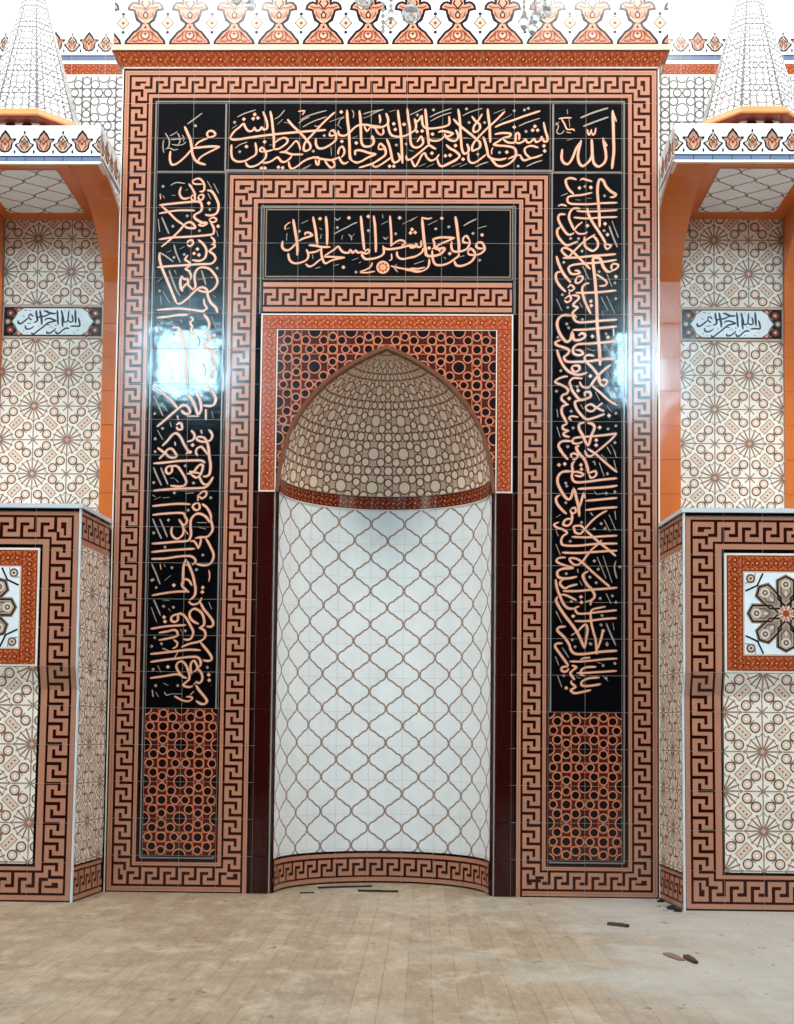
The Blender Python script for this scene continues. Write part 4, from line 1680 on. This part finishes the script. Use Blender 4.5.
    # canopy box
    xa, xb = sorted((X(1.511), X(2.475)))
    mb = MB(); mb.box(xa, xb, YF, YW, 3.90, 4.045, 1); mb.box(xa, xb, YF, YW, 3.875, 3.90, 0)
    P_(mb.build('canopy_body', ['orange_glaze', 'white_glaze'], can))
    mb = MB()                                                 # frame standing down around the soffit field
    i0, i1 = sorted((X(1.69), X(2.29)))
    mb.box(i0, i1, YF, YF+.07, 3.868, 3.876)
    P_(mb.build('soffit_beam', ['orange_glaze'], can))
    d = Draw(); p0, p1 = sorted((X(1.77), X(2.21))); lattice(d, p0, YF+.09, p1, .24, (p0+p1)/2, 0, base='lattice_white')
    P_(build('soffit_panel', d, lambda u, v, h: (u, v, 3.868-h*LH), can, out=(0, 0, -1), slab=((p0, YF+.09, p1, .24), .006), slab_mat='lattice_white'))
    # crest faces
    def crestdraw(u0, u1, o):
        d = Draw((u0, 3.862, u1, 4.068)); d.rect(u0, 3.862, u1, 4.068, 0, 'plaque_white'); d.rect(u0, 3.874, u1, 3.896, 1, 'blue_glaze'); d.rect(u0, 3.896, u1, 3.904, 1, 'navy_glaze')
        for x in steps(u0, u1, o, .1): d.rect(x-.002, 3.874, x+.002, 3.896, 2, 'navy_glaze')
        buds(d, u0, u1, 3.916, o, p=.205); vgrout(d, 3.87, 4.068, steps(u0, u1, o+.05, .2), 'grout_pale', h=.5); return d
    P_(build('crest', crestdraw(xa, xb, s*1.609), front(YF-.01), can, slab=((xa, 3.862, xb, 4.068), .02), slab_mat='white_glaze'))
    for o_, xo in ((-s, X(1.511)), (s, X(2.475))):
        P_(build('crest', crestdraw(YF+.011, YW, -.1), lambda u, v, h, xo=xo, o_=o_: (xo+o_*(.002+h*LH), u, v), can, out=(o_, 0, 0), slab=((YF+.011, 3.862, YW, 4.068), .02), slab_mat='white_glaze'))
    # spire
    cx_, cyy = s*1.99, -.09
    sp_ = bpy.data.objects.new('spire', None)
    def octo(R, z, n=8): return [(cx_+R*math.cos(PI/8+PI/4*k), cyy+R*math.sin(PI/8+PI/4*k), z) for k in range(n)]
    mb = MB(); mb.loft([octo(.285, 4.197), octo(.002, 5.16)]); spire = P_(mb.build('spire', ['pale_base'], can))
    for k in range(8):
        a0_ = PI/8+PI/4*(k-1); a1_ = a0_+PI/4
        d = Draw(); girih(d, 0, 0, .22, 1.13, .11, .06, 'pale_hole', 'pale_strap', 'pale_hole', 'pale_strap', t=.17, sk=.040, grow=.010, lwd=.018)
        def fm(u, v, h, a0_=a0_, a1_=a1_):
            R = .2865*(1-v/1.14); t = u/.22
            x = (1-t)*math.cos(a0_)+t*math.cos(a1_); y = (1-t)*math.sin(a0_)+t*math.sin(a1_)
            am = (a0_+a1_)/2; e = .0006+h*LH
            return (cx_+R*x+e*math.cos(am), cyy+R*y+e*math.sin(am), 4.198+v*.848)
        am = (a0_+a1_)/2
        build('spire_face', d, fm, spire, out=(math.cos(am), math.sin(am), .2), cv=[.1*i for i in range(12)])
    mb = MB(); mb.loft([octo(.325, 4.147), octo(.330, 4.155), octo(.292, 4.201), octo(.28, 4.201), octo(.28, 4.165)]); mb.loft([octo(.322, 4.143), octo(.322, 4.151)], 1)
    P_(mb.build('spire_eave', ['orange_eave', 'star_dark'], can))
    mb = MB(); mb.loft([octo(.24, 4.040), octo(.24, 4.147)]); dr = P_(mb.build('spire_drum', ['white_glaze'], can))
    d = Draw()
    for k in range(8):
        for q in (-.045, .045):
            d.disc(k*.184+.092+q, .085, .028, 1, 'palm_dark', 10, ry=.012); d.disc(k*.184+.092+q, .05, .02, 1, 'palm_peach', 8, ry=.02)
    def dm(u, v, h):
        k = int(u/.184); t = u/.184-k; a0_ = PI/8+PI/4*k; a1_ = a0_+PI/4; R = .241
        return (cx_+R*((1-t)*math.cos(a0_)+t*math.cos(a1_))+h*LH*math.cos((a0_+a1_)/2), cyy+R*((1-t)*math.sin(a0_)+t*math.sin(a1_))+h*LH*math.sin((a0_+a1_)/2), 4.048+v)
    build('drum_ornament', d, dm, dr, out=lambda c: (c.x-cx_, c.y-cyy, 0))

    if s > 0: can.location.z += .014
    # ---- platform (minbar base) below
    pl = empty('tiled_platform', (s*2.06, -.05, 0), 'waist-high tiled pulpit base with a meander frame and flower square %s of the niche' % side, 'pulpit')
    pinv = Vector((s*2.06, -.05, 0))
    def Q_(o): o.matrix_parent_inverse = Matrix.Translation(-pinv); return o
    H = 2.016
    def yf(z):
        if z > 1.2: return -.480
        if z > 1.08: return -.480+.035*(1.2-z)/.12
        return -.445-.03*(1.08-z)/1.08
    xc = 2.06 if s > 0 else -2.072
    fm = lambda u, v, h: (xc+u, yf(v)-h*LH, v)
    CV = (1.2, 1.08)
    B = Draw((-.515, 0, .515, H)); B.rect(-.515, 0, .515, H, 0, PEACH)
    B.frame(-.515, 0, .515, H, 0, .009, 1, BLK); B.rect(-.515, H-.018, .515, H, 1, BLK); B.frame(-.515, 0, .515, H, .034, .046, 1, MAR); B.frame(-.515, 0, .515, H, .147, .159, 1, MAR)
    B.rect(-.515+.192, .178, .515-.192, H-.186, 1, BLK)
    h_ = .1105
    for a, b, n in (((-.475, H-.040), (-.475, .040), (1, 0)), ((.475, H-.040), (-.475, H-.040), (0, -1)), ((.475, .040), (.475, H-.040), (-1, 0)), ((-.475, .040), (.475, .040), (0, 1))):
        ringside(B, a, b, n, h_+.003)
    vgrout(B, 0, H, steps(-.515, .515, -.315+.0)); hgrout(B, -.515, .515, steps(0, H, 0))
    for r in ((-.515, 0, -.31, H), (.31, 0, .515, H), (-.31, H-.205, .31, H), (-.31, 0, .31, .19)):
        Q_(build('meander_border', B.sub(r), fm, pl, cv=CV))
    d = Draw((-.31, .19, .31, 1.2)); d.rect(-.31, .19, .31, 1.2, 0, 'rose_black'); fan(d, -.3095, .192, .3095, 1.2, -.315, .2, par=(0 if s > 0 else 0), h=1)
    vgrout(d, .19, 1.2, steps(-.31, .31, -.315), 'grout_pale', h=8); hgrout(d, -.31, .31, steps(.19, 1.2, .2), 'grout_pale', h=8)
    Q_(build('star_tile_panel', d, fm, pl, cv=CV))
    d = Draw((-.31, 1.2, .31, H-.205)); d.rect(-.31, 1.2, .31, H-.205, 0, 'rose_black'); d.rect(-.310, 1.2, .310, 1.812, 1, 'white_glaze')
    d.rect(-.298, 1.21, .298, 1.80, 2, 'star_base')
    for r in ((-.298, 1.21, -.216, 1.80), (.216, 1.21, .298, 1.80), (-.216, 1.21, .216, 1.287), (-.216, 1.718, .216, 1.80)): stars(d, *r, h=3, pitch=.05)
    d.rect(-.216, 1.287, .216, 1.718, 6, 'cap_cream'); d.rect(-.209, 1.294, .209, 1.711, 7, 'plaque_white')
    Q_(build('star_border', d, fm, pl))
    # flower square
    d = Draw((-.207, 1.296, .207, 1.709)); zc = 1.5025; u_ = .21/313
    for k in range(8):
        a = PI/4*k; ca, sa = math.cos(a), math.sin(a)
        def pp(Q, e=0): return [(u_*(x*ca-y*sa), zc+u_*(x*sa+y*ca)) for x, y in Q]
        petal = [(55, 0), (110, 60), (250, 60), (282, 0), (250, -60), (110, -60)]
        grow = [(40, 0), (104, 76), (258, 76), (300, 0), (258, -76), (104, -76)]
        d.poly(pp(grow), 0.5, 'rose_tan'); d.poly(pp(petal), 1.5, 'rose_mid')
        d.path(pp(petal), 11*u_, 3, 'rose_black', closed=True)
        d.path(pp([(95, 0), (140, 34), (225, 38), (255, 0), (225, -38), (140, -34)]), 9*u_, 2.5, 'rose_tan', closed=True)
        x, y = 222*ca, 222*sa
        d.disc(u_*x, zc+u_*y, 38*u_, 3, 'rose_cream', 12); d.disc(u_*x, zc+u_*y, 22*u_, 4, 'rose_grey', 10); d.disc(u_*x, zc+u_*y, 10*u_, 5, 'rose_cream', 6)
        d.path(pp([(200, 30), (165, 40), (140, 18), (120, 0), (140, -18), (165, -40), (200, -30)]), 9*u_, 3.5, 'rose_grey'); d.poly(pp([(128, 0), (150, 14), (175, 0), (150, -14)]), 3.5, 'rose_cream')
        d.poly(pp([(20, 0), (45, 16), (66, 0), (45, -16)]), 4, 'palm_peach')
    d.disc(0, zc, 26*u_, 5, 'star_base', 10)
    for sx in (-1, 1):
        for sz in (-1, 1):
            X_, Z_ = sx*265*u_, zc+sz*265*u_
            d.disc(X_, Z_, 36*u_, 2, 'rose_grey', 10); d.disc(X_, Z_, 22*u_, 3, 'rose_cream', 8); d.disc(X_, Z_, 11*u_, 4, 'palm_red', 8)
            d.path([(sx*305*u_, zc+sz*170*u_), (sx*215*u_, zc+sz*212*u_), (sx*172*u_, zc+sz*305*u_)], 13*u_, 2, 'rose_black')
            d.path([(sx*308*u_, zc+sz*230*u_), (sx*240*u_, zc+sz*240*u_), (sx*230*u_, zc+sz*308*u_)], 7*u_, 2, 'rose_tan')
    d.P = [(p, h+8, m) for p, h, m in d.P]
    Q_(build('flower_square', d, fm, pl, label='square of eight grey petals round a peach star'))
    # side faces
    for o_ in (-1, 1):
        def sm(u, v, h, o_=o_):
            k = u/.48; inner = .040*k*(-s*o_ if False else 1)
            return (xc+o_*(.515+.003+h*LH+(.036*k if o_ == -s else 0)), yf(v)*(1-k)+0.0*k, v)
        d = Draw((0, 0, .48, H)); d.rect(0, 0, .48, H, 0, PEACH)
        fan(d, 0, .185, .48, 1.83, 0, .2, h=1)
        for b0 in (.0, 1.83):
            d.rect(0, b0+.03, .48, b0+.04, 2, MAR); d.rect(0, b0+.15, .48, b0+.16, 2, MAR); d.rect(0, b0+.178, .48, b0+.188, 9, MAR)
            Tf = (lambda b0: ringside(d, (0, b0+.035), (.48, b0+.035), (0, 1), .12, mode='open', h=3))(b0)
        d.rect(0, 0, .48, .008, 10, BLK); d.rect(0, H-.012, .48, H, 10, BLK); vgrout(d, 0, H, steps(0, .48, 0), 'grout_pale', h=8); hgrout(d, 0, .48, steps(0, H, 0), 'grout_pale', h=8)
        Q_(build('side_panel', d, sm, pl, out=(o_, 0, 0), cv=CV))
        e = MB(); zs = [0, 1.08, 1.2, H]
        xq = xc+o_*.515
        e.loft([[(xq-.006, yf(z)-.006, z), (xq+.006, yf(z)-.006, z), (xq+.006, yf(z)+.006, z), (xq-.006, yf(z)+.006, z)] for z in zs])
        Q_(e.build('corner_strip', ['marble_white'], pl))
    mb = MB(); zs = [0, 1.08, 1.2, H]
    li = -.515-(.034 if s > 0 else 0); ri = .515+(.034 if s < 0 else 0)
    mb.loft([[(xc-.513, yf(z)+.002, z), (xc+.513, yf(z)+.002, z), (xc+ri, -.002, z), (xc+li, -.002, z)] for z in zs])
    mb.box(*( (xc-.51, xc+.515) if s > 0 else (xc-.515, xc+.51)), -.002, .364, 0, H)
    Q_(mb.build('masonry_body', ['joint_shadow'], pl))
    mb = MB()
    mb.loft([[(xc-.528, -.495, z), (xc+.528, -.495, z), (xc+ri+(.012 if s > 0 else .01), -.002, z), (xc+li-(.01 if s > 0 else .012), -.002, z)] for z in (2.018, 2.040)])
    mb.box(xc-.505, xc+.505, -.001, .345, 2.018, 2.040)
    Q_(mb.build('marble_top', ['marble_white'], pl))
ceramic('orange_eave', (222, 138, 82), rough=0.2)
bay(-1); bay(1)

# ------------------------------------------------------------------ the room
def struct(name, mb, mats): return mb.build(name, mats, None, kind='structure')
mb = MB(); mb.box(-7, 7, .39, .60, 4.74, 7.0); struct('wall_back', mb, ['plaster'])
mb = MB(); mb.box(-7, -1.515, .39, .60, 0, 4.74); struct('wall_back_left', mb, ['plaster'])
mb = MB(); mb.box(1.515, 7, .39, .60, 0, 4.74); struct('wall_back_right', mb, ['plaster'])
# floor of narrow worn boards running towards the niche
m = bpy.data.materials.new('worn_boards'); m.use_nodes = True; MATS['worn_boards'] = m
nt = m.node_tree; N = nt.nodes; L = nt.links; b = N['Principled BSDF']
tc = N.new('ShaderNodeTexCoord')
mp = N.new('ShaderNodeMapping'); mp.inputs['Rotation'].default_value = (0, 0, PI/2); L.new(tc.outputs['Object'], mp.inputs['Vector'])
br = N.new('ShaderNodeTexBrick'); br.offset = .37; br.offset_frequency = 3
br.inputs['Scale'].default_value = 1; br.inputs['Brick Width'].default_value = 1.15; br.inputs['Row Height'].default_value = .087
br.inputs['Mortar Size'].default_value = .0018; br.inputs['Mortar Smooth'].default_value = .3; br.inputs['Bias'].default_value = 0
br.inputs['Color1'].default_value = (*lin((172, 150, 124)), 1); br.inputs['Color2'].default_value = (*lin((150, 130, 106)), 1); br.inputs['Mortar'].default_value = (*lin((118, 98, 78)), 1)
L.new(mp.outputs['Vector'], br.inputs['Vector'])
def noise(scale, detail=4, rough=.6, vec=None, stretch=None):
    n = N.new('ShaderNodeTexNoise'); n.inputs['Scale'].default_value = scale; n.inputs['Detail'].default_value = detail; n.inputs['Roughness'].default_value = rough
    if stretch:
        k = N.new('ShaderNodeMapping'); k.inputs['Scale'].default_value = stretch; L.new(tc.outputs['Object'], k.inputs['Vector']); L.new(k.outputs['Vector'], n.inputs['Vector'])
    else: L.new(tc.outputs['Object'], n.inputs['Vector'])
    return n
def ramp(src, a, b_, lo=0, hi=1):
    r = N.new('ShaderNodeMapRange'); r.inputs['From Min'].default_value = a; r.inputs['From Max'].default_value = b_; r.inputs['To Min'].default_value = lo; r.inputs['To Max'].default_value = hi
    L.new(src, r.inputs['Value']); return r.outputs['Result']
def mix(fac, c1, c2, mode='MIX'):
    x = N.new('ShaderNodeMix'); x.data_type = 'RGBA'; x.blend_type = mode
    L.new(fac, x.inputs[0]) if not isinstance(fac, float) else x.inputs[0].__setattr__('default_value', fac)
    for c, i in ((c1, 6), (c2, 7)):
        if isinstance(c, tuple): x.inputs[i].default_value = (*c, 1)
        else: L.new(c, x.inputs[i])
    return x.outputs[2]
grain = noise(6, 6, .65, stretch=(14, 1, 1)); c = mix(ramp(grain.outputs['Fac'], .35, .7, 0, .55), br.outputs['Color'], lin((140, 116, 90)))
n2 = noise(1.1, 5, .6); c = mix(ramp(n2.outputs['Fac'], .50, .68, 0, .5), c, lin((174, 164, 150)))      # pale dust
n3 = noise(2.4, 6, .7); c = mix(ramp(n3.outputs['Fac'], .50, .66, 0, .65), c, lin((134, 114, 92)))
n7 = noise(5, 7, .75, stretch=(1.2, .7, 1)); c = mix(ramp(n7.outputs['Fac'], .50, .64, 0, .6), c, lin((194, 182, 164)))
n6 = noise(14, 6, .7, stretch=(3, .8, 1)); c = mix(ramp(n6.outputs['Fac'], .48, .72, 0, .35), c, lin((196, 184, 166)))       # scuffs
# dust lying thicker towards the right-hand front
sx = N.new('ShaderNodeSeparateXYZ'); L.new(tc.outputs['Object'], sx.inputs[0])
ma = N.new('ShaderNodeMath'); ma.operation = 'MULTIPLY_ADD'; ma.inputs[1].default_value = .32; ma.inputs[2].default_value = 0; L.new(sx.outputs['X'], ma.inputs[0])
mb_ = N.new('ShaderNodeMath'); mb_.operation = 'ADD'; L.new(ma.outputs[0], mb_.inputs[0]); L.new(n2.outputs['Fac'], mb_.inputs[1])
c = mix(ramp(mb_.outputs[0], .62, 1.0, 0, .62), c, lin((182, 182, 178)))
n5 = noise(9, 3, .5, stretch=(1.6, .9, 1)); c = mix(ramp(n5.outputs['Fac'], .66, .71, 0, .7), c, lin((108, 86, 66)))
L.new(c, b.inputs['Base Color'])
L.new(ramp(n3.outputs['Fac'], .3, .7, .45, .75), b.inputs['Roughness']); b.inputs['Specular IOR Level'].default_value = .35
bp = N.new('ShaderNodeBump'); bp.inputs['Strength'].default_value = .25; bp.inputs['Distance'].default_value = .004
L.new(mix(ramp(br.outputs['Fac'], 0, 1), (1., 1., 1.), (0., 0., 0.)), bp.inputs['Height']); L.new(bp.outputs['Normal'], b.inputs['Normal'])
mb = MB(); mb.box(-7, 7, -12.2, .62, -.1, 0); struct('floor', mb, ['worn_boards'])

# side walls with unseen windows added for light, rear wall with two high windows, ceiling
YB = -12.0
def wall_with_holes(name, horiz, const, th, a0, a1, z0, z1, holes):
    mb = MB(); hs = sorted(holes)
    xs = [a0]+[v for h in hs for v in (h[0], h[1])]+[a1]
    def bx(a, b_, c0, c1):
        if b_-a < 1e-6 or c1-c0 < 1e-6: return
        if horiz: mb.box(a, b_, min(const, const+th), max(const, const+th), c0, c1)
        else: mb.box(min(const, const+th), max(const, const+th), a, b_, c0, c1)
    for i in range(0, len(xs)-1, 2): bx(xs[i], xs[i+1], z0, z1)
    for h in hs: bx(h[0], h[1], z0, h[2]); bx(h[0], h[1], h[3], z1)
    struct(name, mb, ['room_plaster'])
def window(n, horiz, const, a0, a1, z0, z1, bars, transoms, glow):
    """a daylit pane behind a dark frame"""
    mb = MB()
    def bx(a, b_, c0, c1, m=0, t0=-.03, t1=.03):
        if horiz: mb.box(a, b_, const+t0, const+t1, c0, c1, m)
        else: mb.box(const+t0, const+t1, a, b_, c0, c1, m)
    f = .045
    bx(a0, a1, z0, z0+f); bx(a0, a1, z1-f, z1); bx(a0, a0+f, z0+f, z1-f); bx(a1-f, a1, z0+f, z1-f)
    for q in bars: bx(q-.02, q+.02, z0+f, z1-f)
    for q in transoms: bx(a0+f, a1-f, q-.02, q+.02)
    bx(a0+f, a1-f, z0+f, z1-f, 1, -.004, .004)
    mb.build('window_%d' % n, ['window_frame', glow], None, kind='structure')
ceramic('window_frame', (70, 66, 62), rough=.5, wave=0)
def daylight(name, col, e):
    m = bpy.data.materials.new(name); m.use_nodes = True; MATS[name] = m
    nt = m.node_tree; nt.nodes.remove(nt.nodes['Principled BSDF']); em = nt.nodes.new('ShaderNodeEmission')
    em.inputs['Color'].default_value = (*col, 1); em.inputs['Strength'].default_value = e
    nt.links.new(em.outputs[0], nt.nodes['Material Output'].inputs['Surface'])
daylight('sky_pane', (.45, .80, 1.0), SKY_E); daylight('side_pane', (.93, .97, 1.0), SIDE_E)  # the side pane's glow is added to light the room
wins = [(-3.87, -2.80), (2.98, 3.80)]
wall_with_holes('wall_rear', True, YB-.2, .2, -7, 7, 0, 7, [(a, b_, 5.86, 6.82) for a, b_ in wins])
for i, (a, b_) in enumerate(wins): window(1+i, True, YB-.1, a, b_, 5.86, 6.82, [a+.52*(b_-a)], [], 'sky_pane')
SW = [(-9.8, -7.6, 3.4, 6.4), (-6.4, -4.2, 3.4, 6.4), (-3.2, -1.0, 3.4, 6.4)]
for s, nm in ((-1, 'wall_left'), (1, 'wall_right')):
    wall_with_holes(nm, False, s*6.8, s*.2, YB-.2, .6, 0, 7, SW)
    for i, w_ in enumerate(SW): window(3+i+(3 if s > 0 else 0), False, s*6.9, w_[0], w_[1], w_[2], w_[3], [(w_[0]+w_[1])/2], [4.9], 'side_pane')  # invented side windows, put in as a source of side light
mb = MB(); mb.box(-7, 7, -12.2, .62, 7.0, 7.15); struct('ceiling', mb, ['plaster'])

# area lights added to light the niche from the sides and from above
def arealight(name, loc, size, e, col, target):
    l = bpy.data.lights.new(name, 'AREA'); l.shape = 'RECTANGLE'; l.size, l.size_y = size; l.energy = e; l.color = col
    o = bpy.data.objects.new(name, l); COL.objects.link(o); o.location = loc
    o.rotation_euler = (Vector(target)-Vector(loc)).to_track_quat('-Z', 'Y').to_euler(); return o
for s in (-1, 1):
    arealight('window_daylight', (s*6.6, -2.4, 4.9), (2.2, 2.8), SIDE_L, (1, .985, .96), (0, -.2, 3.2))  # added fill standing before the invented side windows
    arealight('window_daylight', (s*6.6, -5.3, 4.9), (2.2, 2.8), SIDE_L, (1, .985, .96), (0, 0, 3.0))
for x in (-1.6, 1.6):
    arealight('ceiling_light', (x, -2.6, 6.85), (1.4, .8), TOP_L, (1, .97, .93), (x*.6, .3, 3.4))  # added lamps without fixtures, brightening the upper tiles
w = bpy.data.worlds.new('world'); SC.world = w; w.use_nodes = True
w.node_tree.nodes['Background'].inputs[0].default_value = (.8, .9, 1, 1); w.node_tree.nodes['Background'].inputs[1].default_value = .6

# ------------------------------------------------------------------ chandelier, only its crystals hang into the picture
gm = bpy.data.materials.new('crystal'); gm.use_nodes = True; MATS['crystal'] = gm
gb = gm.node_tree.nodes['Principled BSDF']; gb.inputs['Base Color'].default_value = (.95, .95, .95, 1); gb.inputs['Roughness'].default_value = .08; gb.inputs['Transmission Weight'].default_value = .75; gb.inputs['IOR'].default_value = 1.5
ceramic('brass', (200, 176, 130), rough=.3, wave=0); MATS['brass'].node_tree.nodes['Principled BSDF'].inputs['Metallic'].default_value = .8
YC = -3.2
cxx, czz = wp(398, -190, YC)
ch = empty('crystal_chandelier', (cxx, YC, czz), 'crystal chandelier whose clear drops hang in front of the palmette crest', 'chandelier')
def K_(o): o.matrix_parent_inverse = Matrix.Translation(-Vector((cxx, YC, czz))); return o
mb = MB()
ring = [(cxx+.46*math.cos(2*PI*k/32), YC+.46*math.sin(2*PI*k/32), czz+.05) for k in range(33)]
mb.tube(ring, .012); mb.tube([(cxx, YC, czz-.02), (cxx, YC, 7.0)], .012)
for k in range(6): a = k*PI/3; mb.tube([(cxx, YC, czz+.3), (cxx+.25*math.cos(a), YC+.25*math.sin(a), czz+.22), (cxx+.46*math.cos(a), YC+.46*math.sin(a), czz+.05)], .008)
K_(mb.build('frame', ['brass'], ch, smooth=True))
def drop(x, y, z, r, kind='ball'):
    mb = MB()
    if kind == 'ball': mb.lathe([(.001, -r), (.6*r, -.8*r), (.95*r, -.3*r), (.95*r, .3*r), (.6*r, .8*r), (.001, r)], (x, y, z), 8)
    else: mb.lathe([(.001, -1.5*r), (.9*r, -.1*r), (.55*r, .6*r), (.001, 1.2*r)], (x, y, z), 6)
    K_(mb.build('crystal_drop', ['crystal'], ch))
def strand(px, pys, r=.007, last=None, kind='ball'):
    for q in pys:
        x, z = wp(px, q, YC); drop(x, YC, z, r)
    x, zt = wp(px, -190, YC); x2, zb = wp(px, pys[-1], YC)
    m_ = MB(); m_.tube([(x2, YC, zb), (x, YC, zt)], .0012, 4); K_(m_.build('wire', ['brass'], ch))
    if last: x, z = wp(px, last[0], YC); drop(x, YC, z, last[1], kind)
strand(383, (4, 10, 16, 22, 27, 31)); strand(411, (-8, -2, 3), last=(14, .030)); strand(391, (-8, 0, 6), last=(14, .018), kind='pear')
strand(524, (2, 7, 12), last=(21, .024), kind='pear'); strand(535, (0, 5, 9), last=(17, .020), kind='pear'); strand(545, (-6, 0, 5), last=(12, .022)); strand(532, (18, 22), r=.006, last=(27, .022), kind='pear')
strand(251, (-10, -5), last=(5, .018)); strand(236, (-10, -6), last=(-1, .018)); strand(364, (-12,), last=(-1, .03))

# ------------------------------------------------------------------ scraps on the floor
ceramic('dark_wood', (70, 48, 38), rough=.7, wave=0); ceramic('brown_wood', (128, 100, 80), rough=.8, wave=0); ceramic('grey_dust', (150, 146, 140), rough=.9, wave=0); ceramic('black_rubber', (28, 26, 26), rough=.6, wave=0)
def floor_pt(px, py):
    v = R2*((px-397)/F) + U2*(-(py-PY)/F) + fwd; t = -CZ/v.z; return (CX+t*v.x, -CD+t*v.y)
def scrap(name, px0, py0, px1, py1, wd, ht, mat, label, cat, bend=0):
    a = Vector((*floor_pt(px0, py0), 0)); c_ = Vector((*floor_pt(px1, py1), 0)); t = c_-a; n = Vector((-t.y, t.x, 0)).normalized()
    mb = MB(); rr = []
    for k in range(5):
        p = a+t*k/4+n*bend*math.sin(PI*k/4); w_ = wd*(.75+.25*math.sin(PI*k/4+.3*k)); hh = ht*(1-.15*(k % 2))
        rr.append([p-n*w_/2+Vector((0, 0, .0005)), p+n*w_/2+Vector((0, 0, .0005)), p+n*w_*.42+Vector((0, 0, hh)), p-n*w_*.42+Vector((0, 0, hh))])
    mb.loft(rr); return mb.build(name, [mat], None, label=label, cat=cat)
scrap('wood_offcut', 609, 925, 628, 927.5, .045, .014, 'dark_wood', 'dark brown scrap lying on the boards before the right columns', 'scrap', .01)
scrap('wood_offcut', 686, 957.5, 696, 964, .035, .012, 'dark_wood', 'dark scrap on the floor in front of the right pulpit base', 'scrap')
scrap('wood_offcut', 667, 954, 682, 961, .05, .006, 'brown_wood', 'thin brown wood sliver just left of the dark scrap', 'scrap')
scrap('wood_strip', 358, 891.6, 398, 892.4, .016, .012, 'black_rubber', 'dark flat strip with a knobbed end on the floor inside the niche', 'strip')
scrap('rubber_band', 300, 893.5, 314, 893.2, .03, .007, 'black_rubber', 'flat dark loop lying at the left foot of the niche', 'scrap', .006)
scrap('cable_piece', 318, 888.5, 372, 887, .02, .01, 'black_rubber', 'dark crumpled cable along the foot of the niche wall', 'cable', .012)
def rubble(px, py, r, label, seed, mat='grey_dust', n=1):
    rnd = random.Random(seed); x, y = floor_pt(px, py); mb = MB()
    prof_ = [(.001, 0), (r, 0), (r*.95, r*.35), (r*.5, r*.6), (.001, r*.65)]
    k = 7; rr = []
    for q, z in prof_: rr.append([(x+q*(.75+.5*rnd.random())*math.cos(2*PI*j/k), y+q*(.75+.5*rnd.random())*math.sin(2*PI*j/k)*.8, z*(.8+.4*rnd.random())+.0005) for j in range(k)])
    mb.loft(rr); mb.build('rubble', [mat], None, label=label, cat='rubble', group='plaster crumbs in the corner by the right pulpit base')
for i, (px, py, r) in enumerate(((661, 902, .022), (667, 907, .026), (672, 909.5, .03), (665, 911, .02), (678, 911.5, .022), (659, 907, .016))):
    rubble(px, py, r, 'grey crumb of plaster in the corner by the right pulpit base', 11+i, 'grey_dust' if i % 2 else 'joint_shadow')

SC.view_settings.view_transform = 'Standard'; SC.view_settings.look = 'None'; SC.view_settings.gamma = 1; SC.view_settings.use_curve_mapping = False
SC.view_settings.exposure = EXPO
